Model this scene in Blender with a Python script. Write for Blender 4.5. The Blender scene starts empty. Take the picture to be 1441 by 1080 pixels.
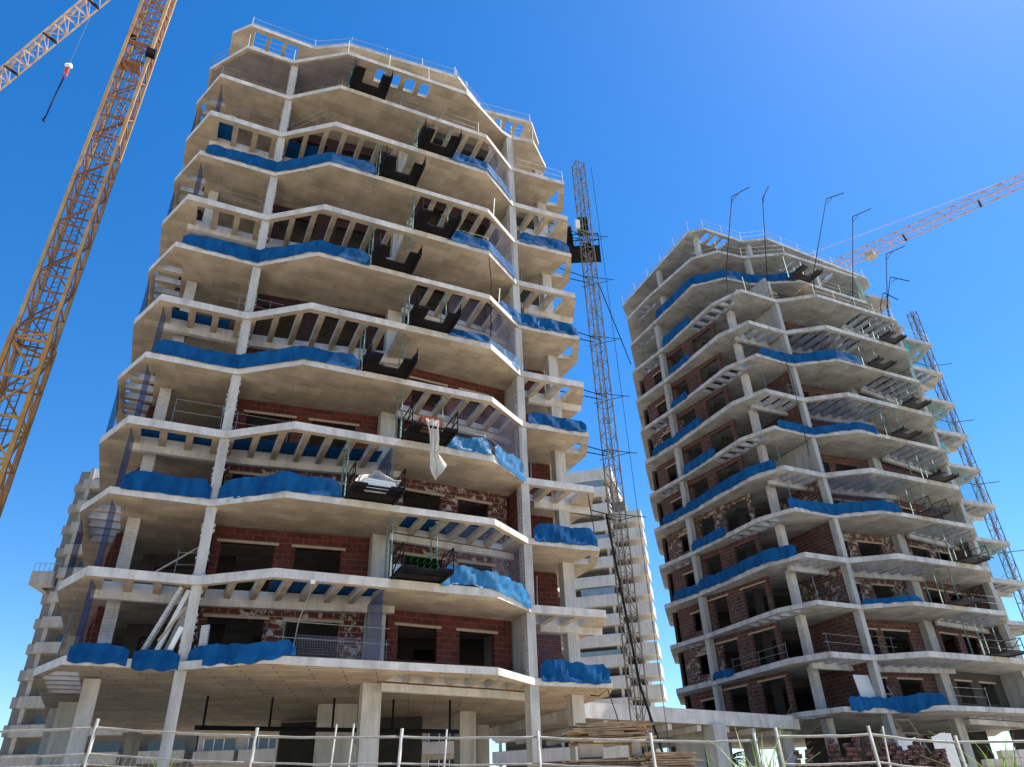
import bpy, bmesh, math, random
from mathutils import Vector, Matrix
from mathutils.geometry import tessellate_polygon
R = math.radians
rnd = random.Random(7)
S = bpy.context.scene
COL = S.collection

# ------------------------------------------------------------------ camera
PITCH, ROLL, FPX, EYE = 31.367, -2.1936, 1046.31, 1.6
cam = bpy.data.cameras.new('camera'); cam_o = bpy.data.objects.new('camera', cam); COL.objects.link(cam_o)
cam.sensor_width = 36.0; cam.sensor_fit = 'HORIZONTAL'; cam.lens = FPX / 1441.0 * 36.0
cam.clip_start = 0.1; cam.clip_end = 6000
_p, _r = R(PITCH), R(ROLL)
_f = Vector((0, math.cos(_p), math.sin(_p))); _u0 = Vector((0, -math.sin(_p), math.cos(_p))); _r0 = Vector((1, 0, 0))
_rt = math.cos(_r) * _r0 + math.sin(_r) * _u0; _up = -math.sin(_r) * _r0 + math.cos(_r) * _u0
cam_o.matrix_world = Matrix(((_rt.x, _up.x, -_f.x, 0), (_rt.y, _up.y, -_f.y, 0), (_rt.z, _up.z, -_f.z, EYE), (0, 0, 0, 1)))
S.camera = cam_o

# ------------------------------------------------------------------ sky, sun, exposure
SUN_AZ, SUN_EL = 68.5, 58.0          # azimuth clockwise from +Y (to the right of the view)
w = bpy.data.worlds.new('World'); S.world = w; w.use_nodes = True
nt = w.node_tree; nt.nodes.clear()
sky = nt.nodes.new('ShaderNodeTexSky'); sky.sky_type = 'NISHITA'; sky.sun_disc = False
sky.sun_elevation = R(SUN_EL); sky.sun_rotation = R(SUN_AZ); sky.altitude = 0; sky.air_density = 1.0; sky.dust_density = 0.18; sky.ozone_density = 2.0
hsv = nt.nodes.new('ShaderNodeHueSaturation'); hsv.inputs['Saturation'].default_value = 1.40; hsv.inputs['Hue'].default_value = 0.504
bg = nt.nodes.new('ShaderNodeBackground'); bg.inputs[1].default_value = 0.099
wo = nt.nodes.new('ShaderNodeOutputWorld')
nt.links.new(sky.outputs[0], hsv.inputs['Color']); nt.links.new(hsv.outputs[0], bg.inputs[0]); nt.links.new(bg.outputs[0], wo.inputs[0])
sl = bpy.data.lights.new('sun', 'SUN'); sl.energy = 5.0; sl.angle = R(0.53); sl.color = (1.0, 0.95, 0.86)
so = bpy.data.objects.new('sun', sl); COL.objects.link(so)
_d = Vector((math.sin(R(SUN_AZ)) * math.cos(R(SUN_EL)), math.cos(R(SUN_AZ)) * math.cos(R(SUN_EL)), math.sin(R(SUN_EL))))
so.rotation_euler = _d.to_track_quat('Z', 'Y').to_euler(); so.location = (30, 0, 60)
S.view_settings.view_transform = 'Standard'; S.view_settings.look = 'None'
S.view_settings.exposure = 1.15; S.view_settings.gamma = 1.0
S.cycles.max_bounces = 8; S.cycles.diffuse_bounces = 6; S.cycles.transparent_max_bounces = 16
S.cycles.use_denoising = True

# ------------------------------------------------------------------ materials
def mat(name, base, rough=0.85, metal=0.0, var=0.0, scale=3.0, dark=None, bump=0.0, bscale=20.0, trans=0.0, alpha=1.0, spec=0.3, coord='Object', stretch=(1, 1, 1), fine=0.0, streak=0.0):
    """principled with two scales of noise between base and dark"""
    m = bpy.data.materials.new(name); m.use_nodes = True
    t = m.node_tree; b = t.nodes['Principled BSDF']
    b.inputs['Roughness'].default_value = rough; b.inputs['Metallic'].default_value = metal
    b.inputs['Specular IOR Level'].default_value = spec
    c = (*base, 1)
    tc = t.nodes.new('ShaderNodeTexCoord'); mp = t.nodes.new('ShaderNodeMapping'); mp.inputs['Scale'].default_value = stretch
    t.links.new(tc.outputs[coord], mp.inputs[0])
    b.inputs['Base Color'].default_value = c
    if var > 0:
        n = t.nodes.new('ShaderNodeTexNoise'); n.inputs['Scale'].default_value = scale; n.inputs['Detail'].default_value = 7; n.inputs['Roughness'].default_value = 0.62
        t.links.new(mp.outputs[0], n.inputs['Vector'])
        r = t.nodes.new('ShaderNodeValToRGB'); d = dark or tuple(x * (1 - var) for x in base)
        r.color_ramp.elements[0].position = 0.34; r.color_ramp.elements[0].color = (*d, 1)
        r.color_ramp.elements[1].position = 0.62; r.color_ramp.elements[1].color = c
        t.links.new(n.outputs['Fac'], r.inputs[0])
        out = r.outputs[0]
        if fine > 0:
            n2 = t.nodes.new('ShaderNodeTexNoise'); n2.inputs['Scale'].default_value = scale * 9; n2.inputs['Detail'].default_value = 4
            t.links.new(mp.outputs[0], n2.inputs['Vector'])
            mx = t.nodes.new('ShaderNodeMix'); mx.data_type = 'RGBA'; mx.blend_type = 'MULTIPLY'; mx.inputs[0].default_value = fine
            t.links.new(out, mx.inputs[6]); t.links.new(n2.outputs['Fac'], mx.inputs[7]); out = mx.outputs[2]
        if streak > 0:
            m4 = t.nodes.new('ShaderNodeMapping'); m4.inputs['Scale'].default_value = (2.6, 2.6, 0.25); t.links.new(tc.outputs[coord], m4.inputs[0])
            n4 = t.nodes.new('ShaderNodeTexNoise'); n4.inputs['Scale'].default_value = 1.0; n4.inputs['Detail'].default_value = 5; n4.inputs['Roughness'].default_value = 0.6
            t.links.new(m4.outputs[0], n4.inputs['Vector'])
            r4 = t.nodes.new('ShaderNodeValToRGB'); r4.color_ramp.elements[0].position = 0.36; r4.color_ramp.elements[0].color = (0.52, 0.48, 0.43, 1); r4.color_ramp.elements[1].position = 0.54; r4.color_ramp.elements[1].color = (1, 1, 1, 1)
            t.links.new(n4.outputs['Fac'], r4.inputs[0])
            x4 = t.nodes.new('ShaderNodeMix'); x4.data_type = 'RGBA'; x4.blend_type = 'MULTIPLY'; x4.inputs[0].default_value = streak
            t.links.new(out, x4.inputs[6]); t.links.new(r4.outputs[0], x4.inputs[7]); out = x4.outputs[2]
        t.links.new(out, b.inputs['Base Color'])
    if bump > 0:
        n3 = t.nodes.new('ShaderNodeTexNoise'); n3.inputs['Scale'].default_value = bscale; n3.inputs['Detail'].default_value = 5
        t.links.new(mp.outputs[0], n3.inputs['Vector'])
        bp = t.nodes.new('ShaderNodeBump'); bp.inputs['Strength'].default_value = bump; bp.inputs['Distance'].default_value = 0.03
        t.links.new(n3.outputs['Fac'], bp.inputs['Height']); t.links.new(bp.outputs[0], b.inputs['Normal'])
    if trans > 0 or alpha < 1:
        o = t.nodes['Material Output']; sh = b.outputs[0]
        if trans > 0:
            tr = t.nodes.new('ShaderNodeBsdfTranslucent'); tr.inputs[0].default_value = c
            ms = t.nodes.new('ShaderNodeMixShader'); ms.inputs[0].default_value = trans
            t.links.new(sh, ms.inputs[1]); t.links.new(tr.outputs[0], ms.inputs[2]); sh = ms.outputs[0]
        if alpha < 1:
            tp = t.nodes.new('ShaderNodeBsdfTransparent'); ms = t.nodes.new('ShaderNodeMixShader'); ms.inputs[0].default_value = alpha
            t.links.new(tp.outputs[0], ms.inputs[1]); t.links.new(sh, ms.inputs[2]); sh = ms.outputs[0]
        t.links.new(sh, o.inputs[0])
    return m

def brickmat(name, c1, c2, mortar, bw, bh, msize, rot=0.0, axis='XZ', patch=None, patch_amt=0.5, offset=0.5, bump=0.3, stain=0.35):
    m = bpy.data.materials.new(name); m.use_nodes = True
    t = m.node_tree; b = t.nodes['Principled BSDF']; b.inputs['Roughness'].default_value = 0.9; b.inputs['Specular IOR Level'].default_value = 0.2
    tc = t.nodes.new('ShaderNodeTexCoord'); sp = t.nodes.new('ShaderNodeSeparateXYZ'); cb = t.nodes.new('ShaderNodeCombineXYZ')
    mp = t.nodes.new('ShaderNodeMapping'); mp.inputs['Rotation'].default_value = (0, 0, rot)
    t.links.new(tc.outputs['Object'], mp.inputs[0])
    if axis == 'XZ':
        t.links.new(mp.outputs[0], sp.inputs[0]); t.links.new(sp.outputs[0], cb.inputs[0]); t.links.new(sp.outputs[2], cb.inputs[1]); vec = cb.outputs[0]
    else: vec = mp.outputs[0]
    br = t.nodes.new('ShaderNodeTexBrick'); br.offset = offset
    br.inputs['Scale'].default_value = 1.0; br.inputs['Brick Width'].default_value = bw; br.inputs['Row Height'].default_value = bh
    br.inputs['Mortar Size'].default_value = msize; br.inputs['Mortar Smooth'].default_value = 0.3; br.inputs['Bias'].default_value = 0.0
    br.inputs['Color1'].default_value = (*c1, 1); br.inputs['Color2'].default_value = (*c2, 1); br.inputs['Mortar'].default_value = (*mortar, 1)
    t.links.new(vec, br.inputs['Vector'])
    n = t.nodes.new('ShaderNodeTexNoise'); n.inputs['Scale'].default_value = 0.8; n.inputs['Detail'].default_value = 8; n.inputs['Roughness'].default_value = 0.65
    t.links.new(tc.outputs['Object'], n.inputs['Vector'])
    rp = t.nodes.new('ShaderNodeValToRGB'); rp.color_ramp.elements[0].position = 0.35; rp.color_ramp.elements[0].color = (1 - stain, 1 - stain, 1 - stain, 1)
    rp.color_ramp.elements[1].position = 0.62; rp.color_ramp.elements[1].color = (1.05, 1.05, 1.05, 1)
    t.links.new(n.outputs['Fac'], rp.inputs[0])
    mx = t.nodes.new('ShaderNodeMix'); mx.data_type = 'RGBA'; mx.blend_type = 'MULTIPLY'; mx.inputs[0].default_value = 1.0
    t.links.new(br.outputs[0], mx.inputs[6]); t.links.new(rp.outputs[0], mx.inputs[7]); out = mx.outputs[2]
    if patch:
        n2 = t.nodes.new('ShaderNodeTexNoise'); n2.inputs['Scale'].default_value = 3.6; n2.inputs['Detail'].default_value = 6; n2.inputs['Roughness'].default_value = 0.6
        t.links.new(tc.outputs['Object'], n2.inputs['Vector'])
        r2 = t.nodes.new('ShaderNodeValToRGB'); r2.color_ramp.elements[0].position = 1 - patch_amt; r2.color_ramp.elements[1].position = 1 - patch_amt + 0.07
        t.links.new(n2.outputs['Fac'], r2.inputs[0])
        m2 = t.nodes.new('ShaderNodeMix'); m2.data_type = 'RGBA'; t.links.new(r2.outputs[0], m2.inputs[0])
        t.links.new(out, m2.inputs[6]); m2.inputs[7].default_value = (*patch, 1); out = m2.outputs[2]
    t.links.new(out, b.inputs['Base Color'])
    bp = t.nodes.new('ShaderNodeBump'); bp.inputs['Strength'].default_value = bump; bp.inputs['Distance'].default_value = 0.02
    t.links.new(br.outputs['Fac'], bp.inputs['Height']); bp.invert = True; t.links.new(bp.outputs[0], b.inputs['Normal'])
    return m

M = dict(
    concrete=mat('concrete', (0.68, 0.655, 0.62), 0.9, var=0.24, scale=1.1, bump=0.25, bscale=9, fine=0.2, streak=0.4),
    concrete_grey=mat('haze_grey_concrete', (0.55, 0.565, 0.565), 0.9, var=0.30, scale=1.3, bump=0.25, bscale=9, fine=0.25, streak=0.5),  # farther tower: glare veil put into greyer concrete, column and soffit colours
    column_grey=mat('haze_grey_column', (0.46, 0.475, 0.475), 0.9, var=0.25, scale=1.6, bump=0.2, stretch=(1, 1, 0.35), fine=0.25, streak=0.5),
    soffit_grey=brickmat('haze_grey_formwork_soffit', (0.335, 0.345, 0.335), (0.275, 0.285, 0.278), (0.205, 0.212, 0.208), 1.1, 0.5, 0.012, rot=R(-25.6), axis='XY', bump=0.12, stain=0.38),
    brick_dull=brickmat('haze_dulled_brick', (0.115, 0.056, 0.050), (0.078, 0.040, 0.037), (0.17, 0.145, 0.13), 0.52, 0.25, 0.018, patch=(0.27, 0.25, 0.23), patch_amt=0.33),  # brick colours greyed to carry the glare veil over the farther tower
    patchy_dull=brickmat('haze_dulled_patched_brick', (0.115, 0.056, 0.050), (0.08, 0.042, 0.038), (0.18, 0.155, 0.14), 0.52, 0.25, 0.02, patch=(0.30, 0.28, 0.255), patch_amt=0.47),
    column=mat('column_concrete', (0.60, 0.58, 0.55), 0.9, var=0.25, scale=1.6, bump=0.2, stretch=(1, 1, 0.35), fine=0.25, streak=0.4),
    soffit=brickmat('formwork_soffit', (0.46, 0.385, 0.29), (0.34, 0.285, 0.215), (0.26, 0.215, 0.165), 1.25, 0.6, 0.010, rot=R(-25.6), axis='XY', bump=0.12, stain=0.28),  # formwork panel pattern; the warm tan puts ground bounce into the colour
    soffit_rib=brickmat('ribbed_soffit', (0.46, 0.375, 0.275), (0.37, 0.305, 0.225), (0.20, 0.165, 0.12), 2.4, 0.42, 0.035, rot=R(-8), axis='XY', bump=0.4, stain=0.3),  # rib pattern, with the same warm bounce light in its tan
    brick=brickmat('hollow_brick', (0.135, 0.036, 0.028), (0.09, 0.026, 0.022), (0.16, 0.105, 0.085), 0.52, 0.25, 0.012),
    patchy=brickmat('mortar_patched_brick', (0.135, 0.04, 0.031), (0.095, 0.03, 0.025), (0.22, 0.18, 0.155), 0.52, 0.25, 0.02, patch=(0.34, 0.315, 0.29), patch_amt=0.45),
    tile=brickmat('white_block', (0.56, 0.55, 0.53), (0.51, 0.50, 0.49), (0.38, 0.37, 0.36), 0.4, 0.12, 0.012),
    inside=mat('dark_interior', (0.06, 0.058, 0.058), 0.95, var=0.3, scale=0.8),  # near-black inner walls; the shade of the rooms is in the colour
    lintel=mat('pale_lintel', (0.38, 0.32, 0.25), 0.9, var=0.2, scale=3),
    tarp=mat('blue_tarpaulin', (0.008, 0.115, 0.31), 0.85, var=0.5, scale=1.3, dark=(0.002, 0.055, 0.18), bump=0.22, bscale=10, stretch=(1.6, 1.6, 0.5), trans=0.10, spec=0.12, fine=0.3),
    tarp_light=mat('pale_blue_tarpaulin', (0.035, 0.22, 0.47), 0.5, var=0.5, scale=2.5, bump=0.3, bscale=14, trans=0.3, spec=0.35),
    tarp_teal=mat('teal_tarpaulin', (0.03, 0.36, 0.42), 0.45, var=0.3, scale=2.0, trans=0.3),
    net=mat('dark_net_cloth', (0.035, 0.035, 0.075), 0.9, var=0.3, scale=2, alpha=0.33),
    netblue=mat('blue_net_cloth', (0.02, 0.06, 0.19), 0.8, var=0.3, scale=2, alpha=0.72, trans=0.2),
    netteal=mat('green_net_cloth', (0.05, 0.30, 0.30), 0.8, var=0.3, scale=2, alpha=0.35, trans=0.3),
    cord=mat('net_cord', (0.17, 0.175, 0.23), 0.9, spec=0.1),
    brick_dark=brickmat('shaded_net_brick', (0.05, 0.024, 0.028), (0.036, 0.018, 0.022), (0.055, 0.042, 0.042), 0.52, 0.25, 0.012),  # darker brick copy; upper-storey shade and netting put into its colour
    rail=mat('galvanised_rail', (0.29, 0.285, 0.265), 0.6, metal=0.0, var=0.35, scale=6),
    prop=mat('green_prop', (0.25, 0.36, 0.30), 0.6, var=0.4, scale=5),
    platgrey=mat('lighter_grey_steel', (0.045, 0.047, 0.05), 0.7, var=0.5, scale=4, spec=0.2),  # lighter copy of the black steel for the farther platforms
    black=mat('black_steel', (0.009, 0.009, 0.011), 0.7, var=0.4, scale=4, spec=0.15),
    mast=mat('grey_mast_steel', (0.22, 0.21, 0.185), 0.8, spec=0.12, var=0.5, scale=3, dark=(0.12, 0.095, 0.075)),
    yellow=mat('crane_yellow', (0.48, 0.255, 0.05), 0.55, var=0.4, scale=1.2, dark=(0.30, 0.14, 0.05), spec=0.4),
    yellowl=mat('crane_yellow_light', (0.50, 0.33, 0.13), 0.55, var=0.4, scale=1.2, dark=(0.34, 0.20, 0.09), spec=0.4),
    redbrown=mat('crane_red', (0.33, 0.14, 0.065), 0.5, var=0.4, scale=1.5, spec=0.4),
    jib=mat('jib_pale_paint', (0.54, 0.45, 0.34), 0.7, var=0.4, scale=2, dark=(0.40, 0.22, 0.13), spec=0.4),
    jibpink=mat('jib_faded_red', (0.50, 0.37, 0.33), 0.7, var=0.4, scale=2, dark=(0.38, 0.22, 0.19), spec=0.2),
    hookred=mat('hook_red', (0.60, 0.08, 0.05), 0.45), white=mat('white_paint', (0.78, 0.78, 0.76), 0.5, var=0.1, scale=3),
    sling=mat('dark_blue_sling', (0.01, 0.02, 0.09), 0.8),
    wood=mat('weathered_plank', (0.42, 0.29, 0.18), 0.9, var=0.6, scale=3, stretch=(1, 1, 4), bump=0.3),
    woodl=mat('fresh_plank', (0.56, 0.42, 0.25), 0.9, var=0.4, scale=3, stretch=(1, 1, 4), bump=0.3),
    woodd=mat('dark_plank', (0.20, 0.13, 0.085), 0.9, var=0.5, scale=3, stretch=(1, 1, 4), bump=0.3),
    plastic=mat('white_plastic', (0.80, 0.76, 0.68), 0.4, var=0.15, scale=4, trans=0.4),
    green=mat('green_sack', (0.03, 0.12, 0.05), 0.6, var=0.4, scale=5),
    apt=mat('pale_render', (0.37, 0.355, 0.33), 0.9, var=0.2, scale=0.6, fine=0.2, streak=0.35),
    apt2=mat('grey_render', (0.29, 0.28, 0.265), 0.9, var=0.2, scale=0.6, fine=0.2, streak=0.3),
    aptcream=mat('cream_render', (0.64, 0.615, 0.57), 0.9, var=0.15, scale=0.5, fine=0.2, streak=0.3),
    recess=mat('shade_darkened_wall', (0.17, 0.165, 0.16), 0.9, var=0.2, scale=1),  # wall colour darkened to carry the shade behind the balconies
    glass=mat('dark_glass', (0.03, 0.04, 0.05), 0.08, spec=0.6),
    glassblue=mat('railing_glass', (0.20, 0.28, 0.33), 0.12, spec=0.6, var=0.3, scale=0.7),
    shutter=mat('roller_shutter', (0.55, 0.58, 0.60), 0.6),
    ground=mat('sandy_ground', (0.64, 0.55, 0.42), 0.95, var=0.35, scale=0.25, bump=0.5, bscale=3, fine=0.3),
    road=mat('asphalt', (0.055, 0.054, 0.052), 0.95, var=0.3, scale=2),
    leaf=mat('palm_leaf', (0.05, 0.085, 0.03), 0.6, var=0.4, scale=3, trans=0.15),
    grass=mat('grass_blade', (0.20, 0.30, 0.07), 0.6, var=0.4, scale=4, trans=0.3),
    bark=mat('palm_bark', (0.13, 0.10, 0.075), 0.95, var=0.4, scale=6),
    board=mat('white_board', (0.80, 0.80, 0.78), 0.6, var=0.08, scale=2),
    hollow=mat('red_pallet_brick', (0.36, 0.10, 0.05), 0.85, var=0.3, scale=6),
    rebar=mat('black_pole', (0.022, 0.022, 0.026), 0.95, spec=0.05),
)

# ------------------------------------------------------------------ mesh helpers
WL = {}     # world location of every empty / mesh used as a parent
class MB:
    def __init__(s): s.v = []; s.f = []; s.m = []; s.sm = []
    def face(s, pts, m=0, sm=False):
        k = len(s.v); s.v += [Vector(p) for p in pts]; s.f.append(list(range(k, k + len(pts)))); s.m.append(m); s.sm.append(sm)
    def hexa(s, p, m=0):                       # 8 points: bottom 4 ccw, top 4 ccw
        k = len(s.v); s.v += [Vector(q) for q in p]
        for f in ((3, 2, 1, 0), (4, 5, 6, 7), (0, 1, 5, 4), (1, 2, 6, 5), (2, 3, 7, 6), (3, 0, 4, 7)):
            s.f.append([k + i for i in f]); s.m.append(m); s.sm.append(False)
    def box(s, x, y, z0, sx, sy, sz, rz=0.0, m=0):  # centre xy, base z
        c, q = math.cos(rz), math.sin(rz)
        P = [(x + c * a * sx / 2 - q * b * sy / 2, y + q * a * sx / 2 + c * b * sy / 2) for a, b in ((-1, -1), (1, -1), (1, 1), (-1, 1))]
        s.hexa([(a, b, z0) for a, b in P] + [(a, b, z0 + sz) for a, b in P], m)
    def bar(s, a, b, wd, ht=None, m=0, up=None):
        a, b = Vector(a), Vector(b); ht = ht or wd; d = b - a
        if d.length < 1e-6: return
        d.normalize(); u = Vector(up or ((0, 0, 1) if abs(d.z) < 0.95 else (0, 1, 0)))
        x = d.cross(u).normalized(); y = x.cross(d).normalized()
        q = [(-1, -1), (1, -1), (1, 1), (-1, 1)]
        s.hexa([a + x * i * wd / 2 + y * j * ht / 2 for i, j in q] + [b + x * i * wd / 2 + y * j * ht / 2 for i, j in q], m)
    def tube(s, pts, r, n=6, m=0):
        pts = [Vector(p) for p in pts]; rings = []
        rr = r if isinstance(r, (list, tuple)) else [r] * len(pts)
        for i, p in enumerate(pts):
            d = (pts[min(i + 1, len(pts) - 1)] - pts[max(i - 1, 0)]).normalized()
            u = Vector((0, 0, 1)) if abs(d.z) < 0.95 else Vector((0, 1, 0))
            x = d.cross(u).normalized(); y = x.cross(d)
            k = len(s.v); s.v += [p + (x * math.cos(2 * math.pi * j / n) + y * math.sin(2 * math.pi * j / n)) * rr[i] for j in range(n)]; rings.append(k)
        for i in range(len(rings) - 1):
            a, b = rings[i], rings[i + 1]
            for j in range(n):
                s.f.append([a + j, a + (j + 1) % n, b + (j + 1) % n, b + j]); s.m.append(m); s.sm.append(True)
        for a in (rings[0], rings[-1]):
            s.f.append([a + j for j in range(n)]); s.m.append(m); s.sm.append(False)
    def slab(s, outer, holes, z1, t, ms=0, mb=1, mt=0):
        loops = [outer] + holes
        tri = tessellate_polygon([[Vector((x, y, 0)) for x, y in l] for l in loops])
        flat = [p for l in loops for p in l]
        k = len(s.v); n = len(flat)
        s.v += [Vector((x, y, z1)) for x, y in flat] + [Vector((x, y, z1 - t)) for x, y in flat]
        for a, b, c in tri:
            A, B, C_ = flat[a], flat[b], flat[c]
            cr = (B[0] - A[0]) * (C_[1] - A[1]) - (B[1] - A[1]) * (C_[0] - A[0])
            if abs(cr) < 1e-9: continue
            if cr < 0: b, c = c, b
            s.f.append([k + a, k + b, k + c]); s.m.append(mt); s.sm.append(False)
            s.f.append([k + n + a, k + n + c, k + n + b]); s.m.append(mb); s.sm.append(False)
        i0 = 0
        for l in loops:
            ar = sum(l[i][0] * l[(i + 1) % len(l)][1] - l[(i + 1) % len(l)][0] * l[i][1] for i in range(len(l)))
            ccw = (ar > 0) == (l is outer)
            for i in range(len(l)):
                a, b = i0 + i, i0 + (i + 1) % len(l)
                q = [k + n + a, k + n + b, k + b, k + a]
                s.f.append(q if ccw else q[::-1]); s.m.append(ms); s.sm.append(False)
            i0 += len(l)
    def grid(s, P, m=0, sm=True):                # P[i][j] points
        k = len(s.v); nj = len(P[0]); s.v += [Vector(p) for r in P for p in r]
        for i in range(len(P) - 1):
            for j in range(nj - 1):
                a = k + i * nj + j
                s.f.append([a, a + 1, a + nj + 1, a + nj]); s.m.append(m); s.sm.append(sm)
    def build(s, name, mats, parent=None, origin=None):
        if not isinstance(mats, (list, tuple)): mats = [mats]
        if origin is None:
            if parent is not None: origin = WL[parent.name]
            else:
                xs = [v.x for v in s.v]; ys = [v.y for v in s.v]
                origin = Vector(((min(xs) + max(xs)) / 2, (min(ys) + max(ys)) / 2, min(v.z for v in s.v)))
        origin = Vector(origin)
        me = bpy.data.meshes.new(name)
        me.from_pydata([v - origin for v in s.v], [], s.f)
        for m in mats: me.materials.append(m)
        me.polygons.foreach_set('material_index', s.m); me.polygons.foreach_set('use_smooth', s.sm); me.update()
        o = bpy.data.objects.new(name, me); COL.objects.link(o)
        if parent is not None: o.parent = parent; o.location = origin - WL[parent.name]
        else: o.location = origin
        WL[o.name] = origin
        return o
LABELS = {}
def tag(o, label, cat, group=None, kind=None):
    if label: o['label'] = label
    if cat: o['category'] = cat
    if group: o['group'] = group
    if kind: o['kind'] = kind
    if label:
        if not 4 <= len(label.split()) <= 16: print('LABEL LENGTH', len(label.split()), label)
        LABELS.setdefault(label, []).append(o.name)
    return o
def thing(name, label, cat, loc, group=None):
    o = bpy.data.objects.new(name, None); COL.objects.link(o); o.location = loc; WL[o.name] = Vector(loc); o.empty_display_size = 0.2
    return tag(o, label, cat, group)
ORD = ['zeroth', 'first', 'second', 'third', 'fourth', 'fifth', 'sixth', 'seventh', 'eighth', 'ninth', 'tenth', 'eleventh', 'twelfth', 'thirteenth', 'fourteenth']

# ------------------------------------------------------------------ ground
GZ = 2.0
def gz(y):
    t = min(1, max(0, (y - 6) / 13)); return GZ * t * t * (3 - 2 * t)
g = MB(); ys = [-400, -100, -30, 0, 4, 5, 6, 8, 10, 12, 14, 16, 18, 20, 26, 60, 150, 400, 1200, 3000]; xs = [-3000, -800, -200, -60, -30, -15, 0, 15, 30, 60, 200, 800, 3000]
g.grid([[(x, y, gz(y)) for x in xs] for y in ys]); tag(g.build('ground', M['ground'], origin=(0, 0, 0)), None, None, kind='structure')
rd = MB(); rd.grid([[(x, y, 0.004) for x in (-400, 400)] for y in (-5.5, 4.5)]); tag(rd.build('road', M['road'], origin=(0, 0, 0)), None, None, kind='structure')

# ------------------------------------------------------------------ the two concrete towers
V = {0: (-17.488, 27.741), 1: (-15.487, 25.975), 2: (-12.131, 27.612), 3: (-9.052, 27.019), 4: (-.974, 30.904), 5: (.48, 33.53), 6: (3.939, 34.988), 7: (-20.744, 34.401), 8: (-22.809, 37.836)}
V = {k: Vector(v) for k, v in V.items()}
EV = Vector((math.cos(R(25.6)), math.sin(R(25.6)))); NV = Vector((-EV.y, EV.x))      # along the front / inwards
P6B, P6C = Vector((3.95, 37.3)), Vector((2.0, 41.2))
BACK = [Vector(p) for p in ((3.2, 44.5), (-2.5, 48.5), (-7, 47.2), (-14.5, 48.5), (-21.5, 43.5))]
MID = V[3].lerp(V[4], 0.5)
ZL2, H = 7.34, 3.1
def PE(a, b, t): return V[a].lerp(V[b], t)
def sfun(poly, e, n):
    pts = sorted((Vector(p).dot(e), Vector(p).dot(n)) for p in poly)
    def f(u):
        if u <= pts[0][0]: (a, b), (c, d) = pts[0], pts[1]
        elif u >= pts[-1][0]: (a, b), (c, d) = pts[-2], pts[-1]
        else:
            for i in range(len(pts) - 1):
                if pts[i][0] <= u <= pts[i + 1][0]: (a, b), (c, d) = pts[i], pts[i + 1]; break
        return b + (d - b) * (u - a) / (c - a)
    return f, [p[0] for p in pts]
def holes_for(chain, inner, e, n, u0, u1, pitch=0.96, wd=0.72, rim=0.30):
    f, us = sfun(chain, e, n); gi, _ = sfun(inner, e, n); out = []
    k = max(1, int((u1 - u0 + pitch - wd) / pitch)); st = (u1 - u0 - k * pitch + (pitch - wd)) / 2
    for i in range(k):
        a = u0 + st + i * pitch; b = a + wd
        mid = [u for u in us if a + .03 < u < b - .03]
        ot = [(u, f(u) + rim) for u in [a] + mid + [b]]
        it = [(b, gi(b)), (a, gi(a))]
        if min(gi(a) - f(a), gi(b) - f(b)) - rim < 0.35: continue
        out.append([tuple(e * u + n * s_) for u, s_ in ot + it])
    return out
CH_L = [V[1], V[2], V[3], MID]; IN_L = [Vector(p) for p in ((-16.1, 27.62), (-13.0, 29.12), (-12.4, 29.35), (-8.4, 30.65), (-5.3, 31.55))]
CH_R = [MID, V[4], V[5]]; IN_R = [Vector(p) for p in ((-5.6, 31.2), (-1.3, 33.9), (0.2, 35.0))]
CH_B = [V[5], V[6]]; IN_B = [Vector(p) for p in ((0.9, 35.75), (3.9, 36.95))]
P07 = V[0].lerp(V[7], 0.5)
CH_S = [V[1], V[0], P07]; IN_S = [V[0] + EV * 1.5 - NV * 3, P07 + EV * 1.5]
E8 = (V[8] - V[7]).normalized(); N8 = Vector((E8.y, -E8.x))
CH_8 = [V[7], V[8]]; IN_8 = [V[7] + N8 * 1.2, V[8] + N8 * 1.2]
def du(p, e): return Vector(p).dot(e)

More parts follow.
